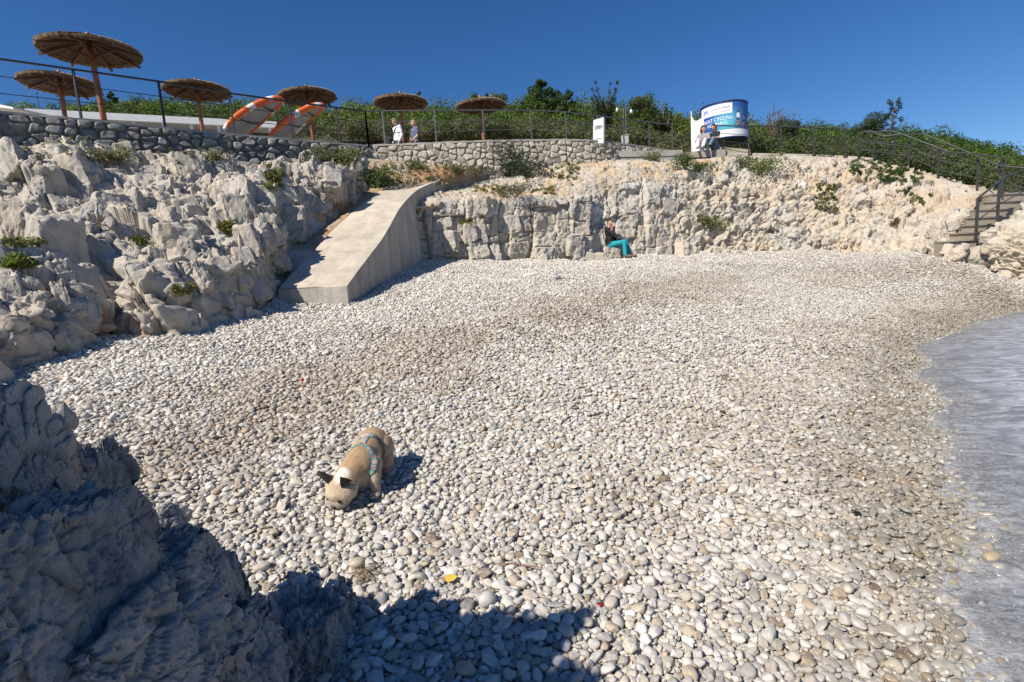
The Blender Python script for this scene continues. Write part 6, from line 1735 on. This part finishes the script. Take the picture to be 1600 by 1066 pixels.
# short coat: fine hairs lying back along the body
rf = np.random.default_rng(12); Ft = np.array([f[:3] for f in DF]+[(f[0],f[2],f[3]) for f in DF if len(f)==4]); ar = np.linalg.norm(np.cross(DV[Ft[:,1]]-DV[Ft[:,0]],DV[Ft[:,2]]-DV[Ft[:,0]]),axis=1)
ids = rf.choice(len(Ft), 42000, p=ar/ar.sum()); u_ = rf.uniform(0,1,(42000,2)); u_ = np.where(u_.sum(1,keepdims=True)>1, 1-u_, u_); T3 = DV[Ft[ids]]
B_ = T3[:,0]+(T3[:,1]-T3[:,0])*u_[:,:1]+(T3[:,2]-T3[:,0])*u_[:,1:]; nr_ = np.cross(T3[:,1]-T3[:,0],T3[:,2]-T3[:,0]); nr_ /= np.linalg.norm(nr_,axis=1,keepdims=True)+1e-12
if ((B_-np.array(D(0,0,0.2)))*nr_).sum(1).mean() < 0: nr_ = -nr_
bk_ = -np.array(dfw)+np.array((0,0,-0.35)); bk_ = bk_[None]+rf.normal(0,0.35,B_.shape); bk_ -= (bk_*nr_).sum(1,keepdims=True)*nr_; bk_ /= np.linalg.norm(bk_,axis=1,keepdims=True)+1e-9
sd_ = np.cross(nr_, bk_)*0.0011; tip_ = B_+(bk_*0.9+nr_*0.42)*rf.uniform(0.006,0.013,(42000,1))
Vf = np.stack([B_-sd_-nr_*0.001,B_+sd_-nr_*0.001,tip_],1).reshape(-1,3); Kf = np.repeat(dogcol(B_)*np.exp(rf.normal(0,0.16,(42000,1))),3,0)
mesh_obj('coat', Vf, np.arange(126000).reshape(-1,3), M_FUR, dog, cols=Kf)
# ears
def ear(sg):
    b0 = HD(-0.030,0.066*sg,0.040); tip = HD(-0.034,0.098*sg,0.150); n = 12; V, F, K = [], [], []
    ax = (tip-b0); wd = (Rhd @ Vector((0.75,-0.5*sg,0.1))).normalized(); nn = ax.normalized().cross(wd)
    for lay in (0,1):
        for i in range(9):
            t = i/8; w = 0.031*(1-t**1.8)**0.8+0.003
            for k in range(7):
                s_ = -1+2*k/6; q = b0 + ax*t + wd*(w*s_) - nn*(0.016*(1-s_*s_)*sg*(1 if lay else 0.75)) + nn*(0.004*lay)
                V.append(D(*q)); K.append((0.035,0.025,0.022) if lay == 0 else (0.055,0.04,0.03))
    for lay in (0,1):
        for i in range(8):
            for k in range(6):
                a = lay*63+i*7+k; f = (a,a+1,a+8,a+7); F.append(f if lay else f[::-1])
    for i in range(8):
        for k in (0,6): a = i*7+k; F.append((a,a+7,63+a+7,63+a))
    return mesh_obj('ear', V, F, M_FUR, dog, smooth=True, cols=K)
ear(1); ear(-1)
for sg in (1,-1):
    m = MB(); m.ball(D(*HD(0.062,0.046*sg,0.018)), 0.0125*DSC, 12, 8); m.build('eye', simple_mat('dog_eye',(0.01,0.008,0.006),0.1), dog, smooth=True)
m = MB(); m.ball(D(*HD(0.096,0,-0.008)), (0.012*DSC,0.018*DSC,0.012*DSC), 12, 8, RD_ @ Rhd); m.build('nose', simple_mat('dog_nose',(0.012,0.011,0.011),0.3), dog, smooth=True)
# harness: ribbons laid on the body
dbvh = BVHTree.FromPolygons([tuple(v) for v in DV.tolist()], [tuple(f) for f in DF])
M_HARN = tint_mat('harness_webbing', 0.7, 0.1, 60.0, 0.2)
def strap(path, name, width=0.046, dark=0.0, patch=0.034, parent=None):
    """path: (axis point, outward direction) pairs in dog space"""
    pts = []
    A = np.array([list(a)+list(d) for a, d in path]); T = catmull(A, np.linspace(0,len(A)-1,60))
    for r in T:
        a = D(*r[:3]); d = (dfw*r[3]+dlt*r[4]+Vector((0,0,r[5]))).normalized(); h = dbvh.ray_cast(a+d*0.45, -d, 0.45)
        if h[0] is not None: pts.append((h[0], h[1]))
    L = resample([p for p,_ in pts], 0.006)[0]; n = len(L); V, F, K = [], [], []
    acc = 0.0
    for i in range(n):
        t = Vector(L[min(i+1,n-1)]-L[max(i-1,0)]).normalized(); q = dbvh.find_nearest(Vector(L[i])); nr = q[1]; s_ = t.cross(nr).normalized()
        for k in range(7):
            o = (k/6-0.5)*width*DSC; p = Vector(L[i])+s_*o; q2 = dbvh.find_nearest(p); V.append(q2[0]+q2[1]*(0.0085 if 0<k<6 else 0.004))
            u = (i*0.006/patch)%1.0; idx = int(i*0.006/patch)
            if k in (0,6) or u < 0.14: c = (0.006,0.15,0.18)
            else:
                c = ((0.40,0.42,0.44),(0.12,0.34,0.37),(0.50,0.50,0.50))[idx%3]
                if abs(u-0.57) < 0.2 and k in (2,3,4): c = ((0.60,0.10,0.03),(0.62,0.30,0.05))[idx%2]
            K.append(tuple(np.array(c)*(1-dark)+np.array((0.012,0.013,0.016))*dark))
    F = [(i*7+k,i*7+k+1,(i+1)*7+k+1,(i+1)*7+k) for i in range(n-1) for k in range(6)]
    return mesh_obj(name, V, F, M_HARN, parent or dog, smooth=True, cols=K)
gx_ = -0.075
strap([((gx_,0,0.2),(0,math.sin(a),math.cos(a))) for a in np.linspace(-2.3,0.35,9)], 'strap')
strap([((gx_,0,0.2),(0,math.sin(a),math.cos(a))) for a in np.linspace(0.35,2.4,9)], 'strap', dark=0.75)
strap([((x,0,0.2),(0,0.0,1)) for x in np.linspace(-0.08,0.055,6)], 'strap')
strap([((0.055+0.10*t,0.0,0.2-0.03*t),(0.35*t,math.sin(1.8*t),math.cos(1.8*t))) for t in np.linspace(0,1,8)], 'strap')
strap([((0.055+0.10*t,0.0,0.2-0.03*t),(0.35*t,-math.sin(1.8*t),math.cos(1.8*t))) for t in np.linspace(0,1,8)], 'strap')
m = MB(); q = dbvh.ray_cast(D(0.065,0,0.6), Vector((0,0,-1)))[0]; m.lathe([(0.010,0),(0.014,0.003),(0.010,0.006)], q+Vector((0,0,0.005)), 14); m.build('ring', M_GALV, dog)

# ------------------------------------------------------------------ odd things lying on the beach
M_STONE = {}
def stone(px, py, size, col, label, name='pebble', cat='pebble', spin=0.4, rough=0.6, k=0, lift=0.30):
    g = G(px,py); rng = np.random.default_rng(k+70)
    m = MB(); m.ball((0,0,0), (1,1,1), 24, 16); V = np.array(m.v); d = 1+0.10*fbm(V*1.1+k*3,2,k); V = V*d[:,None]*np.array(size)*0.5
    R = np.array(Euler((rng.normal(0,0.15), rng.normal(0,0.15), spin)).to_matrix()); V = V@R.T + np.array((g.x,g.y,g.z+size[2]*lift+0.014))
    mm = simple_mat('stone_'+name, col, rough, 0, 0.14, 30, 0.15)
    o = mesh_obj(name, V, m.f, mm, smooth=True); tag(o, label, cat); return o
stone(1338,811,(0.060,0.035,0.030),(0.012,0.012,0.013),'single black pebble on the pale stones near the water',k=1,spin=0.2,rough=0.35,lift=0.75)
stone(501,731,(0.075,0.045,0.038),(0.68,0.67,0.64),'bright white oval stone left of the dog',k=2,spin=0.5,lift=0.6)
stone(762,948,(0.085,0.060,0.075),(0.46,0.44,0.40),'large pale round pebble rising at the notch of the near shadow',k=3)
stone(471,917,(0.072,0.066,0.050),(0.40,0.43,0.40),'round greenish white pebble behind the flat topped boulder',k=4)
stone(560,888,(0.090,0.075,0.060),(0.42,0.36,0.27),'big tan pebble beside the dry weed tuft',k=5)
stone(1325,930,(0.085,0.050,0.045),(0.46,0.42,0.34),'long cream pebble, one of the largest in the wet zone near the water',k=6,spin=0.9,lift=0.5)
stone(830,432,(0.42,0.20,0.10),(0.56,0.53,0.48),'flat pale slab lying on the upper beach below the blocky cliff','stone','stone',k=7,spin=0.1)
stone(869,437.5,(0.22,0.18,0.12),(0.36,0.34,0.32),'grey rounded stone right of the flat slab on the upper beach','stone','stone',k=8)
stone(1548,878,(0.11,0.07,0.05),(0.36,0.29,0.19),'brown stone awash in the shallow water at the edge of the frame',k=9,lift=0.3)
# yellow leaf, red cap, twig, dry weed
g = G(705,914); lf = MB(); A = [(-0.028,-0.012),(-0.01,-0.024),(0.018,-0.016),(0.034,0.004),(0.012,0.016),(-0.006,0.03),(-0.024,0.012)]
lf.prism([g+Vector((x*1.1,y*1.1,0.032+0.25*abs(x)+0.15*y)) for x,y in A], (0,0,0.0025)); o = lf.build('leaf', simple_mat('yellow_leaf',(0.62,0.42,0.06),0.6)); tag(o, 'dry yellow leaf lying on the pebbles just above the near shadow', 'leaf')
g = G(472,597); m = MB(); m.lathe([(0.012,0),(0.022,0.0),(0.024,0.012),(0.018,0.018),(0.004,0.019)], g+Vector((0,0,0.02)), 16); o = m.build('bottle_cap', simple_mat('red_plastic',(0.55,0.02,0.025),0.35), smooth=True); tag(o, 'red bottle cap on the pebbles well behind the dog', 'cap')
g = G(938,955); m = MB(); m.lathe([(0.008,0),(0.016,0.0),(0.017,0.008),(0.004,0.012)], g+Vector((0,0,0.026)), 12); o = m.build('plastic_scrap', simple_mat('dark_red_plastic',(0.22,0.015,0.015),0.4), smooth=True); tag(o, 'dark red plastic scrap beside the right end of the near shadow', 'litter')
a, b_ = G(781,891)+Vector((0,0,0.035)), G(848,896)+Vector((0,0,0.035)); m = MB(); m.tube([a, a.lerp(b_,0.3)+Vector((0,0.006,0.006)), a.lerp(b_,0.65)+Vector((0,-0.004,0.003)), b_], [0.0045,0.004,0.0035,0.002], 7); o = m.build('twig', simple_mat('brown_twig',(0.20,0.10,0.06),0.7)); tag(o, 'thin reddish brown twig lying across the pebbles above the near shadow', 'twig')
rng = np.random.default_rng(8); g = G(569,905); m = MB()
for k in range(46):
    p0 = g+Vector((rng.normal(0,0.035),rng.normal(0,0.03),0.03)); m.tube([p0, p0+Vector((rng.normal(0,0.02),rng.normal(0,0.02),0.015)), p0+Vector((rng.normal(0,0.04),rng.normal(0,0.04),0.004))], [0.002,0.0018,0.001], 4)
o = m.build('dry_weed', simple_mat('dry_weed',(0.20,0.15,0.08),0.8)); tag(o, 'tangled tuft of dry weed on the pebbles behind the flat topped boulder', 'weed')
md = pebbles.modifiers.new('bed','NODES'); md.node_group = ng
